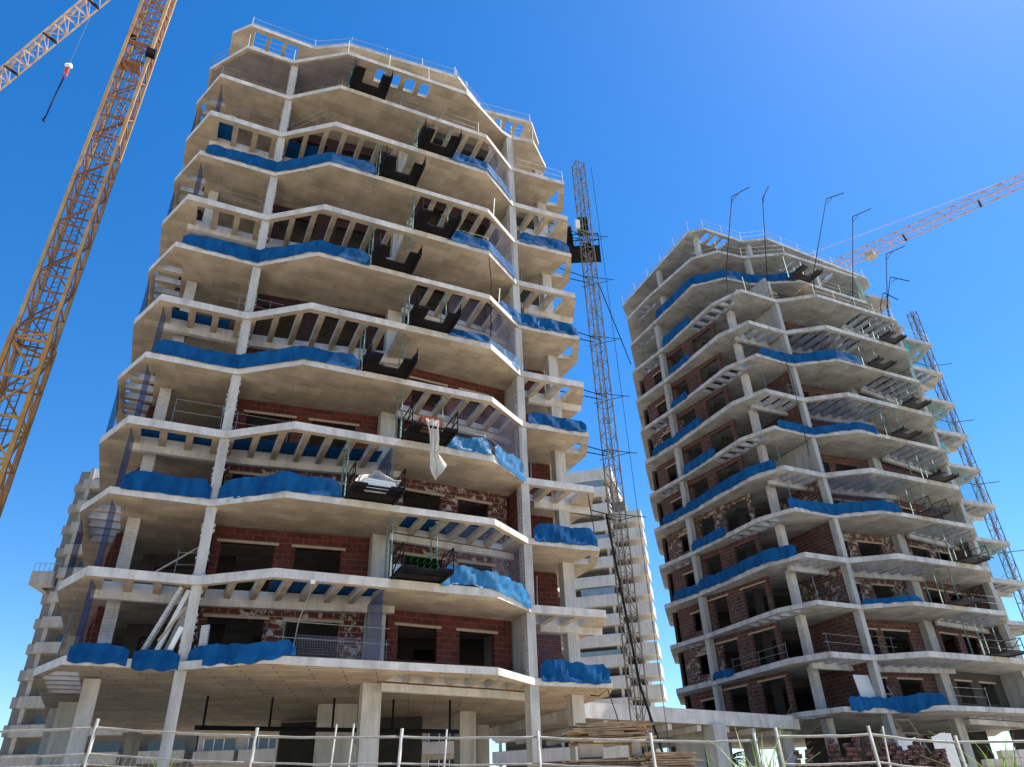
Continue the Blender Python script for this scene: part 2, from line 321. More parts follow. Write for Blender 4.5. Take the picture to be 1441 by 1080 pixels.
def tower(T, dz, label, top_levels, tops, opts):
    """T: plan offset; tops: {level: front outline points from corner 7 round to the right bay}"""
    T = Vector(T)
    base = Vector((-9 + T.x, 37 + T.y, GZ))
    root = thing('unfinished_tower', label, 'building', base, 'concrete tower blocks under construction')
    Z = lambda l: ZL2 + dz + (l - 2) * H
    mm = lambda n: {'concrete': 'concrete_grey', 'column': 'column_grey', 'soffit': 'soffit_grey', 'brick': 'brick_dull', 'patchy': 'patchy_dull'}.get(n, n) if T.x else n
    full = [V[8], V[7], V[0], V[1], V[2], V[3], V[4], V[5], V[6], P6B, P6C] + BACK
    sh = lambda pts: [(p[0] + T.x, p[1] + T.y) for p in pts]
    for l in range(2, top_levels + 1):
        ev = l % 2 == 0
        holes = []; beams = []
        front = tops.get(l)
        if not front:
            if ev:
                holes += holes_for(CH_S, IN_S, NV, EV, du(V[1], NV) + .9, du(P07, NV))
                if l > 2: holes += holes_for(CH_R, IN_R, EV, NV, du(MID, EV) + .1, du(V[5], EV) - .35); beams.append((IN_R, 0.24)); holes.append([(3.6, 35.4), (3.6, 36.95), (2.7, 36.7)])
                else: holes += holes_for([MID + NV * 1.0, V[4] + NV * .9, V[5] + NV * .2], IN_R, EV, NV, du(MID, EV) + .1, du(V[5], EV) - .35, rim=.02); beams.append((IN_R, .24))
                holes += holes_for(CH_8, IN_8, E8, N8, du(V[7], E8) + .25, du(V[8], E8) - .25, rim=.25)
            else:
                holes += holes_for([V[0], V[1], V[2]], IN_L[:2], EV, NV, du(V[1], EV) - .72, du(V[2], EV) - .28, pitch=1.02, wd=.74)
                holes += holes_for(CH_L[1:], IN_L[2:], EV, NV, du(V[2], EV) + .3, du(MID, EV) - .05)
                holes += holes_for(CH_B, IN_B, EV, NV, du(V[5], EV) + .4, du(V[6], EV) - .25, pitch=1.02, wd=.7)
                beams += [(IN_L, .24), (IN_B, .24)]
            outer = full
        else:
            F = [Vector(p) for p in front['pts']]
            outer = F + [P6C + Vector((-1, 0))] + [b_ + Vector((0, -1)) for b_ in BACK]
            for (a, b, dep, kw, *pw) in front.get('holes', []):
                A, B = F[a], F[b]; e = (B - A).normalized(); n = Vector((-e.y, e.x))
                holes += holes_for([A, B], [A + n * dep, B + n * dep], e, n, du(A, e) + kw[0], du(B, e) - kw[1], *pw)
            holes += front.get('extra', [])
        mb = MB()
        mb.slab(sh(outer), [sh(h) for h in holes], Z(l), (0.35 if (l % 2 == 1) else 0.29) if not front else 0.27)
        for line, th in beams:
            for i in range(len(line) - 1):
                a, b = line[i] + NV * .005, line[i + 1] + NV * .005
                q = sh([a, b, b + NV * th, a + NV * th]); z1 = Z(l) - .353
                mb.hexa([(x, y, z1 - .30) for x, y in q] + [(x, y, z1) for x, y in q])
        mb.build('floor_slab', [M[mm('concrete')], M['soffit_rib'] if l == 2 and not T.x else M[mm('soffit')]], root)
        if l == 12:       # low kerb upstand round the edge of the twelfth slab
            k = MB()
            for a, b in ((1, 2), (2, 3)):
                p, q = V[a] + T + NV * .55, V[b] + T + NV * .55
                k.bar((*p, Z(l) + .16), (*q, Z(l) + .16), .14, .30)
            p, q = V[3] + T + NV * .55, V[4] + T + NV * .45
            k.bar((*p, Z(l) + .16), (*q, Z(l) + .16), .14, .30)
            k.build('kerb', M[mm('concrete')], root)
    ztop = Z(top_levels) - .3
    # columns ---------------------------------------------------------------
    def column(p, wd, dp, m, z0, z1, ragged=False, ang=R(25.6)):
        c = MB(); c.box(p[0] + T.x, p[1] + T.y, z0, wd, dp, z1 - z0, ang)
        if ragged:
            z = Z(2) + .3
            while z < z1 - .4:
                if rnd.random() < .8:
                    for sgn in (-1, 1):
                        if rnd.random() < .75:
                            o_ = EV * sgn * (wd / 2 + .01)
                            c.box(p[0] + T.x + o_.x, p[1] + T.y + o_.y + .02, z + rnd.uniform(0, .05), .05 + rnd.random() * .06, dp * .5, .06 + rnd.random() * .08, ang + rnd.uniform(-.1, .1))
                z += .22
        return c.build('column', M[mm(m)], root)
    if T.x:
        for (p, a_, b_) in (((-12.9, 29.6), 13, 14), ((-6.5, 31.2), 13, 14), ((-16.9, 29.9), 14, 15), ((-11.8, 31.3), 14, 15), ((-19.6, 34.4), 13, 15)): column(p, .4, .4, 'column', Z(a_) + .002, Z(b_) - .275)
    zl12 = Z(min(13, top_levels - 1)) - .3
    column(V[2] + NV * .34, .38, .5, 'column', GZ, Z(13) - .3 if not opts.get('short') else Z(12) - .3, True)
    column(V[5] + NV * .34, .42, .55, 'column', GZ, Z(13) - .3 if not opts.get('short') else Z(12) - .3, True)
    column((-15.75, 28.75), .48, .45, 'tile', Z(2) + .002, Z(12) - .3)
    column((-15.7, 28.5), .55, .5, 'column', GZ, Z(2) - .341)
    for (p, q) in (((-12.5, 41.5), (-9.9, 41.5)), ((-7.9, 41.0), (-5.2, 41.0))) if not T.x else (((-14, 38), (-9.9, 39.5)), ((-7.9, 40.0), (-3.4, 41.0)), ((-2.5, 40.5), (-.2, 39.5)), ((1.5, 39.5), (4.2, 38.5))):
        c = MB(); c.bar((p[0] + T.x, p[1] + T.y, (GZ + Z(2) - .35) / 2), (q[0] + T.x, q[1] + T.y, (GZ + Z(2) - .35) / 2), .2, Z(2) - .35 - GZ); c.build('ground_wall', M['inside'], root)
    column((-6.15, 31.85), .78, .5, 'column', GZ, Z(13) - .3)
    column((2.35, 36.75), .62, .5, 'column', GZ, Z(13) - .3)
    column(V[7] + N8 * .4 + NV * .2, .45, .45, 'column', GZ, Z(13) - .3, True)
    column((-19.2, 33.5), .75, .7, 'column', GZ, Z(2) - .3)
    column((-3.0, 40.6), .85, .8, 'column', GZ, Z(2) - .3)
    column((-13.5, 45.5), .7, .7, 'column', GZ, ztop)
    column((-2.5, 46.0), .7, .7, 'column', GZ, ztop)
    column((-20.5, 42.5), .7, .7, 'column', GZ, ztop)
    c = MB(); a = R(8); c.box(-8.9 + T.x, 38.4 + T.y, GZ, 1.75, 4.2, Z(2) - .3 - GZ, R(12)); c.build('core_wall', M['column'], root)
    c = MB()
    for (p, q) in (((-19.2, 39.5), (-10.0, 40.5)), ((-9.0, 40.5), (1.2, 40.3))):
        c.bar((p[0] + T.x, p[1] + T.y, (Z(2) + ztop) / 2), (q[0] + T.x, q[1] + T.y, (Z(2) + ztop) / 2), .25, ztop - Z(2))
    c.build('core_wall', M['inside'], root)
    c = MB(); rw = [(1.0, 40.2), (2.6, 44.0), (-2.5, 47.8), (-7.0, 46.6), (-14.3, 47.8), (-21.0, 43.2), (-21.9, 39.2)]
    for p, q in zip(rw, rw[1:]): c.bar((p[0] + T.x, p[1] + T.y, (Z(2) + Z(12)) / 2), (q[0] + T.x, q[1] + T.y, (Z(2) + Z(12)) / 2), .2, Z(12) - Z(2))
    c.build('rear_wall', M[mm('brick')], root)  # unseen wall, added to stop light entering through the open back
    # walls -----------------------------------------------------------------
    def wall(p, q, l, ops, m, name='brick_wall', th=.24, z0=None, h=None, lint=True):
        p = Vector(p) + T; q = Vector(q) + T; d = q - p; L = d.length; ang = math.atan2(d.y, d.x)
        z0 = Z(l) + .002 if z0 is None else z0; h = H - .345 if h is None else h
        mb = MB(); xs = sorted({0, L, *[x for o in ops for x in o[:2]]}); zs = sorted({0, h, *[x for o in ops for x in o[2:4]]})
        for i in range(len(xs) - 1):
            for j in range(len(zs) - 1):
                cx, cz = (xs[i] + xs[i + 1]) / 2, (zs[j] + zs[j + 1]) / 2
                if any(o[0] < cx < o[1] and o[2] < cz < o[3] for o in ops): continue
                x0, x1, y0, y1 = xs[i], xs[i + 1], zs[j], zs[j + 1]
                mb.face([(x0, -th / 2, y0), (x1, -th / 2, y0), (x1, -th / 2, y1), (x0, -th / 2, y1)])
                mb.face([(x1, th / 2, y0), (x0, th / 2, y0), (x0, th / 2, y1), (x1, th / 2, y1)])
        for o in ops:      # reveals
            a, b, c_, e_ = o[:4]
            for (u, v_) in (((a, c_), (a, e_)), ((b, e_), (b, c_)), ((a, e_), (b, e_)), ((b, c_), (a, c_))):
                mb.face([(u[0], -th / 2, u[1]), (u[0], th / 2, u[1]), (v_[0], th / 2, v_[1]), (v_[0], -th / 2, v_[1])])
        for x in (0, L):
            mb.face([(x, -th / 2, 0), (x, th / 2, 0), (x, th / 2, h), (x, -th / 2, h)])
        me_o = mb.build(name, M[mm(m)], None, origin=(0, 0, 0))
        me_o.parent = root; me_o.location = Vector((p.x, p.y, z0)) - base; me_o.rotation_euler = (0, 0, ang)
        if lint and ops:
            for o in ops:
                lb = MB(); lb.box((o[0] + o[1]) / 2, -th / 2 - .02, o[3], o[1] - o[0] + .35, .06, .11)
                lo = lb.build('lintel', M['lintel'], None, origin=(0, 0, 0)); lo.parent = me_o; lo.location = (0, 0, 0)
        return me_o
    W = opts['walls']
    for l in range(2, min(13, top_levels)):
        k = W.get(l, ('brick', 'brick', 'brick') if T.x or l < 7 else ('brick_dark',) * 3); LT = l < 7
        r = random.Random(l * 7 + int(T.x))
        j = lambda: r.uniform(-.18, .18)
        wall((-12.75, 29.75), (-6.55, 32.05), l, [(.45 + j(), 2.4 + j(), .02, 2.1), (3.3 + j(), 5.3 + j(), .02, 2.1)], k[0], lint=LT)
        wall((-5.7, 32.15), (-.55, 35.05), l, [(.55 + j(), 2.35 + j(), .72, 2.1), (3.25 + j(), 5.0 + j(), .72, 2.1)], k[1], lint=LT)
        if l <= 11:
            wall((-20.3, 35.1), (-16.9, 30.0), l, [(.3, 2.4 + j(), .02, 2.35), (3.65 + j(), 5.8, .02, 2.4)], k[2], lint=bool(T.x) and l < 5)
            wall(V[8] + N8 * 1.4, V[7] + N8 * 1.4, l, [(1.4 + j(), 2.5 + j(), .75, 2.1)], 'patchy' if l % 3 == 0 else 'brick')
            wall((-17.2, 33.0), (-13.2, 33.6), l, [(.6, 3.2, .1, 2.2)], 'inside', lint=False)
            wall((.35, 37.7), (1.9, 38.3), l, [], 'brick' if l < 8 else 'inside', lint=False)
        fm = opts['fin'].get(l, 'column')
        pf = V[5] + NV * .62
        wall(pf, pf + NV * 4.6, l, [], fm, 'fin_wall', .26, lint=False)
        fm2 = opts['fin2'].get(l, 'column')
        pf = V[2] + NV * .62
        wall(pf, pf + NV * 4.8, l, [], fm2, 'fin_wall', .26, lint=False)
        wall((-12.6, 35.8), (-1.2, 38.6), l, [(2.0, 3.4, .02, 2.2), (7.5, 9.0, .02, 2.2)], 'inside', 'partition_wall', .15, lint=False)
    return root, T, Z

L13 = dict(pts=[(-22.0, 37.6), (-20.4, 34.6), (-17.3, 27.75), (-14.6, 26.4), (-12.25, 27.5), (-8.9, 27.05), (-2.09, 30.15), (-.02, 33.17), (.64, 33.75), (2.03, 34.05), (2.93, 36.35)],
           holes=[(5, 6, 1.2, (1.75, 2.2), .92, .6)])
L14 = dict(pts=[(-22.0, 38.2), (-20.0, 34.8), (-16.35, 27.5), (-15.03, 27.03), (-11.61, 28.72), (-9.35, 28.61), (-2.76, 31.23), (-1.3, 33.9), (2.08, 35.11), (2.6, 37.0)],
           holes=[(3, 4, 1.5, (.1, .7)), (7, 8, 1.5, (.85, .2), .82, .55)], extra=[[(-8.0, 29.85), (-3.9, 31.5), (-4.6, 33.0), (-8.3, 31.3)]])
wallsL = {2: ('patchy', 'brick', 'brick'), 3: ('brick', 'patchy', 'brick'), 4: ('patchy', 'patchy', 'patchy'), 5: ('brick', 'brick', 'brick'), 6: ('brick', 'brick', 'brick'), 12: ('inside', 'inside', 'inside')}
TL, TLo, ZA = tower((0, 0), 0, 'nearer unfinished concrete tower with zigzag balcony slabs, left of the tall hoist mast', 14, {13: L13, 14: L14},
    dict(walls=wallsL, fin={3: 'brick', 4: 'brick', 5: 'brick'}, fin2={2: 'brick', 3: 'brick', 4: 'patchy', 5: 'brick'}))
R13 = dict(pts=[(-22.6, 37.9), (-20.85, 34.3), (-18.3, 29.05), (-15.7, 28.2), (-13.2, 29.1), (-9.1, 29.0), (-2.0, 32.5), (-.6, 35.0), (3.0, 36.5), (3.3, 37.6)], holes=[(0, 1, 1.2, (.3, .2))])
R14 = dict(pts=[(-22.6, 37.9), (-20.95, 34.4), (-17.9, 29.2), (-15.75, 28.35), (-13.35, 29.25), (-9.68, 29.0), (-2.0, 32.7), (-.6, 35.2), (2.6, 36.4), (3.0, 37.4)], holes=[(5, 6, 1.9, (.8, 2.2), .8, .52), (0, 1, 1.2, (.3, .2))])
R15 = dict(pts=[(-22.5, 39.8), (-17.73, 29.22), (-16.32, 28.79), (-12.4, 30.69), (-10.25, 30.43), (1.4, 36.8), (2.2, 38.0)], holes=[(2, 3, 1.6, (.3, 1.2)), (4, 5, 1.8, (9.0, .5))])
wallsR = {k: v for k, v in {2: ('brick', 'inside', 'brick'), 3: ('brick', 'brick', 'brick'), 4: ('patchy', 'brick', 'brick'), 5: ('patchy', 'patchy', 'brick'), 6: ('brick', 'brick', 'patchy'), 7: ('brick', 'brick', 'brick'), 12: ('inside', 'inside', 'inside')}.items()}
TR, TRo, ZB = tower((34.0856, 21.2989), .14, 'farther unfinished concrete tower on the right, with tall black poles standing above its roof', 15, {13: R13, 14: R14, 15: R15},
    dict(short=True, walls=wallsR, fin={2: 'column', 3: 'brick', 4: 'brick', 5: 'brick', 6: 'column', 7: 'brick', 8: 'column', 9: 'column'}, fin2={2: 'brick', 3: 'brick', 4: 'patchy', 5: 'brick', 6: 'patchy', 7: 'column', 8: 'brick', 9: 'brick', 10: 'column'}))
TV = Vector((34.0856, 21.2989))
NEAR, FAR = 'nearer tower', 'farther tower'
def ctx(far): return (TV, ZB, FAR) if far else (Vector((0, 0)), ZA, NEAR)

# ------------------------------------------------------------------ things on the slabs
def resample(path, step):
    out = []; path = [Vector(p) for p in path]
    for i in range(len(path) - 1):
        n = max(1, int((path[i + 1] - path[i]).length / step))
        out += [path[i].lerp(path[i + 1], k / n) for k in range(n)]
    return out + [path[-1]]
def normals(P):
    N = []
    for i in range(len(P)):
        d = (P[min(i + 1, len(P) - 1)] - P[max(i - 1, 0)]).normalized(); N.append(Vector((d.y, -d.x)))   # outwards (paths run left to right along a front)
    return N
def tarp(far, l, path, label, h=.85, m='tarp', sag=.1, fold=.014, seed=0, hang=.0):
    T, Z, tw = ctx(far); r = random.Random(seed + l * 31 + far * 97)
    P = resample(path, .09); N = normals(P); rows = 8; G = []
    ph = [r.uniform(0, 6.28) for _ in range(6)]; s = 0
    NT = [(r.uniform(.5, 1.4), r.uniform(0, 6.28), .10), (r.uniform(1.6, 3.2), r.uniform(0, 6.28), .07), (r.uniform(4, 7), r.uniform(0, 6.28), .04), (r.uniform(9, 14), r.uniform(0, 6.28), .025)]
    wv = 1.0 if l == 2 or far == 0 and l in (3, 5) else .45; NT = [(f_, p_, a_ * wv) for f_, p_, a_ in NT]; fk = [r.uniform(3, 5.5), r.uniform(7, 9.5), r.uniform(12, 16)]; gap = [r.uniform(.2, .9) for _ in range(40)]
    for i, p in enumerate(P):
        if i: s += (p - P[i - 1]).length
        edge = min(1, i / 3, (len(P) - 1 - i) / 3)
        top = h * (.84 + sum(a_ * math.sin(s * f_ + p_) for f_, p_, a_ in NT) + r.uniform(-.02, .02)) * (.62 + .38 * edge)
        bot = -sag * (.9 + .9 * wv * math.sin(s * NT[0][0] * 1.3 + ph[2]) + .45 * wv * math.sin(s * NT[1][0] * 1.2 + ph[3]) + .2 * math.sin(s * 8.1 + ph[0])) - hang
        row = []
        for j in range(rows):
            t = j / (rows - 1); z = bot + (top - bot) * t
            fl = fold * (.6 * math.sin(s * fk[0] + ph[4] + 2.6 * t) + .6 * math.sin(s * 1.1 + ph[1]) * (1 - 2 * abs(math.sin(s * fk[1] + ph[5] - 2.5 * t))) + .5 * math.sin(s * .7 + ph[3]) * (1 - 2 * abs(math.sin(s * fk[2] + 3.2 * t + ph[1])))) * (.35 + .65 * math.sin(math.pi * min(1, t * .8 + .15)))
            belly = .045 - .03 * t
            q = p + T + N[i] * (max(.07, belly + fl + r.uniform(-.008, .008)) if z < .05 else belly + fl + r.uniform(-.008, .008))
            row.append((q.x, q.y, Z(l) + z))
        G.append(row)
    b = MB(); b.grid(G); o = b.build('blue_tarp', M[m]); return tag(o, label, 'tarp', 'blue tarps along the slab edges')
P = PE
L3h = lambda t: P(3, 4, t)
def on(l, far): return f'{ORD[l - 1]} slab from bottom, {NEAR if not far else FAR}'
for l, t in ((10, .27), (8, .28), (6, .27)):
    tarp(0, l, [V[1] + EV * .25, V[2], V[3], L3h(t)], f'long blue tarp along the left terraces, {on(l, 0)}', sag=.1 if l > 6 else .05, h=.86)
tarp(0, 4, [V[1] + EV * .35, V[2] - EV * .12], f'blue tarp left of the pale column, {on(4, 0)}', sag=.05, h=.88)
tarp(0, 4, [V[2] + EV * .15, V[3], L3h(.24)], f'blue tarp right of the pale column, {on(4, 0)}', sag=.06, h=.92)
tarp(0, 2, [V[1] + EV * .1, V[1].lerp(V[2], .52)], f'loose blue tarp at the left corner, {on(2, 0)}', h=.55, sag=.16, fold=.018)
tarp(0, 2, [V[1].lerp(V[2], .56), V[2] - EV * .12], f'short crumpled blue tarp below the leaning boards, {on(2, 0)}', h=.42, sag=.26, fold=.016)
tarp(0, 2, [V[2] + EV * .15, V[3], L3h(.12)], f'sagging blue tarp right of the pale column, {on(2, 0)}', h=.62, sag=.16, fold=.018)
for l, t in ((11, .73), (9, .73)):
    tarp(0, l, [L3h(t), V[4], V[4].lerp(V[5], .95)], f'blue tarp round the right corner terrace, {on(l, 0)}', h=.8, fold=.03)
tarp(0, 7, [L3h(.74), L3h(.99)], f'narrow blue tarp before the corner, {on(7, 0)}', h=.5, fold=.08, sag=.06)
tarp(0, 7, [V[4] + NV * .3, V[4].lerp(V[5], .95)], f'pale see-through tarp on the slanting corner edge, {on(7, 0)}', h=.75, m='tarp_light')
tarp(0, 5, [L3h(.72), V[4] - EV * .1], f'shiny pleated blue tarp below a white rail, {on(5, 0)}', h=.82, m='tarp_light', fold=.075, sag=.05)
tarp(0, 5, [V[4] + Vector((.05, .1)), V[4].lerp(V[5], .97)], f'shiny blue tarp draped over the slanting corner edge, {on(5, 0)}', h=.8, m='tarp_light', fold=.075, sag=.22)
tarp(0, 3, [L3h(.72), V[4], V[4].lerp(V[5], .97)], f'shiny pleated blue tarp round the corner, {on(3, 0)}', h=.82, m='tarp_light', fold=.08, sag=.12)
tarp(0, 8, [V[4].lerp(V[5], .35) + NV * .3, V[5] + EV * .1, V[5].lerp(V[6], .5), V[5].lerp(V[6], .97)], f'bunched blue tarp passing the right-hand column, {on(8, 0)}', h=.85, fold=.09, sag=.1)
for l, kw in ((10, dict(h=.95, fold=.018)), (6, dict(h=.75, fold=.07, m='tarp')), (4, dict(h=.9, fold=.07, m='tarp')), (2, dict(h=.95, fold=.08))):
    tarp(0, l, [V[5].lerp(V[6], .08), V[5].lerp(V[6], .97)], f'blue tarp on the small right bay, {on(l, 0)}', **kw)
# farther tower
tarp(1, 13, [Vector((-20.7, 33.9)), Vector((-18.3, 29.05)), Vector((-15.7, 28.2)), Vector((-13.2, 29.1)), Vector((-9.4, 29.0))], f'very long blue tarp under the roof storeys, {on(13, 1)}', h=.95, fold=.016)
tarp(1, 12, [V[7].lerp(V[0], .08), V[7].lerp(V[0], .62)], f'blue tarp on the long left side, {on(12, 1)}', h=.95, fold=.016)
tarp(1, 10, [V[1].lerp(V[2], .1), V[2], V[3], L3h(.3)], f'faded blue tarp along the front, {on(10, 1)}', h=.9, fold=.016)
tarp(1, 8, [V[1].lerp(V[2], .1), V[2], V[3], L3h(.22)], f'blue tarp along the front, {on(8, 1)}', h=.7, fold=.018)
tarp(1, 6, [V[1].lerp(V[2], -.1) + NV * .1, V[2], V[3], L3h(.18)], f'blue tarp along the front, {on(6, 1)}', h=.85, fold=.018)
tarp(1, 2, [V[1].lerp(V[2], .15), V[2], V[3], L3h(.03)], f'rumpled blue tarp along the front above the ladder, {on(2, 1)}', h=.75, fold=.03, sag=.16)
tarp(1, 11, [V[7].lerp(V[0], .1), V[7].lerp(V[0], .5)], f'short blue tarp on the long left side, {on(11, 1)}', h=.6)
tarp(1, 4, [V[2] + EV * .2, V[3], L3h(.1)], f'thin faded tarp right of the front column, {on(4, 1)}', h=.4)
for l, a, b, h, bay in ((10, .05, .35, .7, 0), (9, .0, .5, .8, 1), (8, .08, .62, .8, 0), (7, .0, 1.0, .85, 1), (6, .0, .55, .8, 0), (5, .0, 1.0, .9, 1), (3, .0, .3, .5, 0)):
    e_ = [V[0].lerp(V[1], .8)] if b == 1.0 else []
    tarp(1, l, [V[7].lerp(V[0], a), V[7].lerp(V[0], b)] + e_, f'blue tarp on the long left side, {on(l, 1)}', h=h, fold=.014)
    if bay: tarp(1, l, [V[8].lerp(V[7], .3), V[7]], f'small blue tarp on the far left bay, {on(l, 1)}', h=.75, fold=.014)
for l in (11, 8):
    tarp(1, l, [V[4].lerp(V[5], -.12), V[4].lerp(V[5], .5)], f'teal scrap of tarp at the right corner, {on(l, 1)}', h=.9, m='tarp_teal', fold=.1)

def sheet(far, l, inner, u0, u1, d0, d1, label, m='tarp', seed=3):
    """a tarpaulin laid flat over the pergola bars"""
    T, Z, tw = ctx(far); r = random.Random(seed + l); gi, _ = sfun(inner, EV, NV); fo, _ = sfun([V[1], V[2], V[3], V[4], V[5]], EV, NV); G = []
    n = int((u1 - u0) / .25)
    for i in range(n + 1):
        u = u0 + (u1 - u0) * i / n; row = []
        for j in range(9):
            lo = max(gi(u) + d0, fo(u) + .45); hi = max(gi(u) + d1, lo + .1); s_ = lo + (hi - lo) * j / 8 + (r.uniform(0, .1) if j == 0 else 0); q = EV * u + NV * s_ + T
            row.append((q.x, q.y, Z(l) + .05 + .03 * math.sin(u * 5 + j) + r.uniform(0, .03)))
        G.append(row)
    b = MB(); b.grid(G); return tag(b.build('tarp_sheet', M[m]), label, 'tarp', 'tarps laid over the open roof bars')
sheet(0, 4, IN_R, du(MID, EV) + .2, du(V[4], EV) + .5, -3.2, .4, f'flat blue tarp laid over the open bars at right, {on(4, 0)}')
sheet(0, 5, IN_L, du(V[2], EV) + .3, du(MID, EV) - .3, -1.15, .4, f'flat blue tarp laid over the open bars at middle, {on(5, 0)}')
sheet(0, 5, IN_L, du(V[1], EV) - .1, du(V[2], EV) - .5, -.75, .4, f'flat blue tarp laid over the open bars at left, {on(5, 0)}')
sheet(0, 3, IN_L, du(V[3], EV) + .2, du(MID, EV) - .1, -2.0, .4, f'flat blue tarp laid over the open bars at middle, {on(3, 0)}')
sheet(0, 2, IN_R, du(MID, EV) + .2, du(V[5], EV) - .4, -2.4, .1, f'flat blue tarp over the slots below the brick windows, {on(2, 0)}')
sheet(0, 7, IN_L, du(V[1], EV) - .1, du(V[2], EV) - .7, -.7, .4, f'flat blue tarp laid over the open bars at left, {on(7, 0)}')
sheet(0, 11, IN_L, du(V[1], EV) - .2, du(V[2], EV) - 2.2, -1.3, .4, f'flat blue tarp laid over the open bars at left, {on(11, 0)}')
sheet(0, 11, IN_L, du(V[2], EV) + .3, du(V[2], EV) + 2.4, -1.2, .4, f'flat blue tarp laid over the open bars at middle, {on(11, 0)}')
sheet(0, 5, IN_R, du(MID, EV) + .6, du(V[4], EV), -.9, .1, f'blue tarp bunched behind the brick pallet, {on(5, 0)}')

# nets -----------------------------------------------------------------
def netcloth(far, path, z0, z1, label, m='net', seed=1):
    T, _, tw = ctx(far); Pp = resample(path, .3); r = random.Random(seed); G = []
    a, b_ = r.uniform(0, 6), r.uniform(0, 6)
    for i, p in enumerate(Pp):
        row = []
        for j in range(7):
            t = j / 6; o = .08 * math.sin(i * .9 + a + t * 2) * math.sin(math.pi * t) + .05 * math.sin(i * 2.1 + b_)
            q = p + T + NV * o; row.append((q.x, q.y, z0 + (z1 - z0) * t))
        G.append(row)
    b = MB(); b.grid(G); return tag(b.build('safety_net', M[m]), label, 'net', 'safety nets')
def gridnet(far, a, b, c, d, nu, nv, label, bulge=.25, wd=.007):
    """a knotted cord net hung between four corners a-b (top) and d-c (bottom)"""
    a, b, c, d = map(Vector, (a, b, c, d)); nrm = (b - a).cross(d - a).normalized(); mb = MB()
    def pt(u, v): return a.lerp(b, u).lerp(d.lerp(c, u), v) + nrm * bulge * math.sin(math.pi * u) * math.sin(math.pi * v)
    for k in range(nu + 1):
        u = k / nu
        for q in range(8): mb.bar(pt(u, q / 8), pt(u, (q + 1) / 8), wd)
    for k in range(nv + 1):
        v = k / nv
        for q in range(8): mb.bar(pt(q / 8, v), pt((q + 1) / 8, v), wd)
    return tag(mb.build('safety_net', M['cord']), label, 'net', 'safety nets')
def p3(p, z, far=0):
    T = TV if far else Vector((0, 0)); return (p[0] + T.x, p[1] + T.y, z)
for l in (3, 5, 7):
    a_, b_ = L3h(.76) + NV * .35, V[4] + NV * .45 - EV * .1
    gridnet(0, p3(a_, ZA(l + 1) - .36), p3(b_, ZA(l + 1) - .36), p3(b_, ZA(l) + .1), p3(a_, ZA(l) + .1), 20, 26, f'pale knotted net before the right windows, {on(l, 0)}', bulge=.15)
    c_ = V[5] - EV * .25 + NV * .1
    gridnet(0, p3(b_ + EV * .1, ZA(l + 1) - .36), p3(c_, ZA(l + 1) - .36), p3(c_, ZA(l) + .1), p3(b_ + EV * .1, ZA(l) + .1), 26, 26, f'pale knotted net across the slanting corner opening, {on(l, 0)}', bulge=.2)
gridnet(0, p3(V[5].lerp(V[6], .08) + NV * .3, ZA(3) - .36), p3(V[5].lerp(V[6], .6) + NV * .3, ZA(3) - .36), p3(V[5].lerp(V[6], .6) + NV * .3, ZA(2) + .5), p3(V[5].lerp(V[6], .08) + NV * .3, ZA(2) + .5), 18, 24, f'pale knotted net in the small right bay, {on(2, 0)}')
gridnet(0, p3(L3h(.12), ZA(2) + .75), p3(L3h(.49), ZA(2) + .75), p3(L3h(.49), ZA(2) + .02), p3(L3h(.12), ZA(2) + .02), 36, 8, f'low pale net under the white rail, {on(2, 0)}', bulge=-.1)
netcloth(0, [Vector((-17.1, 27.8)), Vector((-14.6, 26.6)), Vector((-12.4, 27.55))], ZA(12) + .4, ZA(13) - .29, f'dark net left of the pale column above the {on(12, 0)}')
netcloth(0, [Vector((-11.9, 27.55)), Vector((-8.9, 27.2)), Vector((-8.3, 27.5))], ZA(12) + .4, ZA(13) - .29, f'dark net right of the pale column above the {on(12, 0)}', seed=5)
for l in (10, 8, 6, 4):
    netcloth(0, [V[4].lerp(V[5], .08) + NV * .15, V[4].lerp(V[5], .92)], ZA(l + 1) + .1, ZA(l + 2) - .35, f'dark net across the slanting corner opening above the {on(l + 1, 0)}', seed=l)
for l in (2, 3, 4, 5, 6, 9, 11):
    q0 = V[1] + NV * .35 + EV * .15
    netcloth(0, [q0, q0 + EV * .15 + NV * 1.1], ZA(l) + .05, ZA(l + 1) - .35, f'narrow dark blue net strip hung by the left corner, {on(l, 0)}', 'netblue', seed=l + 20)
for l in (2, 4):
    netcloth(0, [L3h(.47) + NV * .25, L3h(.47) + NV * 2.6], ZA(l) + .05, ZA(l + 1) - .36, f'dark net curtain at the middle column, {on(l, 0)}', 'netblue', seed=l + 40)
for l in (3, 5, 7, 9, 11):
    netcloth(0, [V[0] + EV * .1 + NV * .1, V[0].lerp(V[7], .35) + EV * .1], ZA(l) - .2, ZA(l + 1) - .35, f'dark blue net down the left side edge, {on(l, 0)}', 'netblue', seed=l + 60)
netcloth(1, [Vector((-2.6, 32.1)), Vector((-1.2, 33.8)), Vector((-.6, 35.0))], ZB(13) + .1, ZB(14) - .3, f'sloping green net at the roof corner above the {on(13, 1)}', 'netteal', seed=8)
for l in (11, 9, 7):
    netcloth(1, [V[2] + NV * .3 + EV * .3, V[3] + NV * .3], ZB(l) - H + .5, ZB(l) - .35, f'dim net behind the front tarp below the {on(l, 1)}', 'net', seed=l + 80)
netcloth(1, [V[4] + NV * .2, V[4].lerp(V[5], .9)], ZB(10), ZB(11) - .4, f'green net on the right corner, {on(10, 1)}', 'netteal', seed=9)

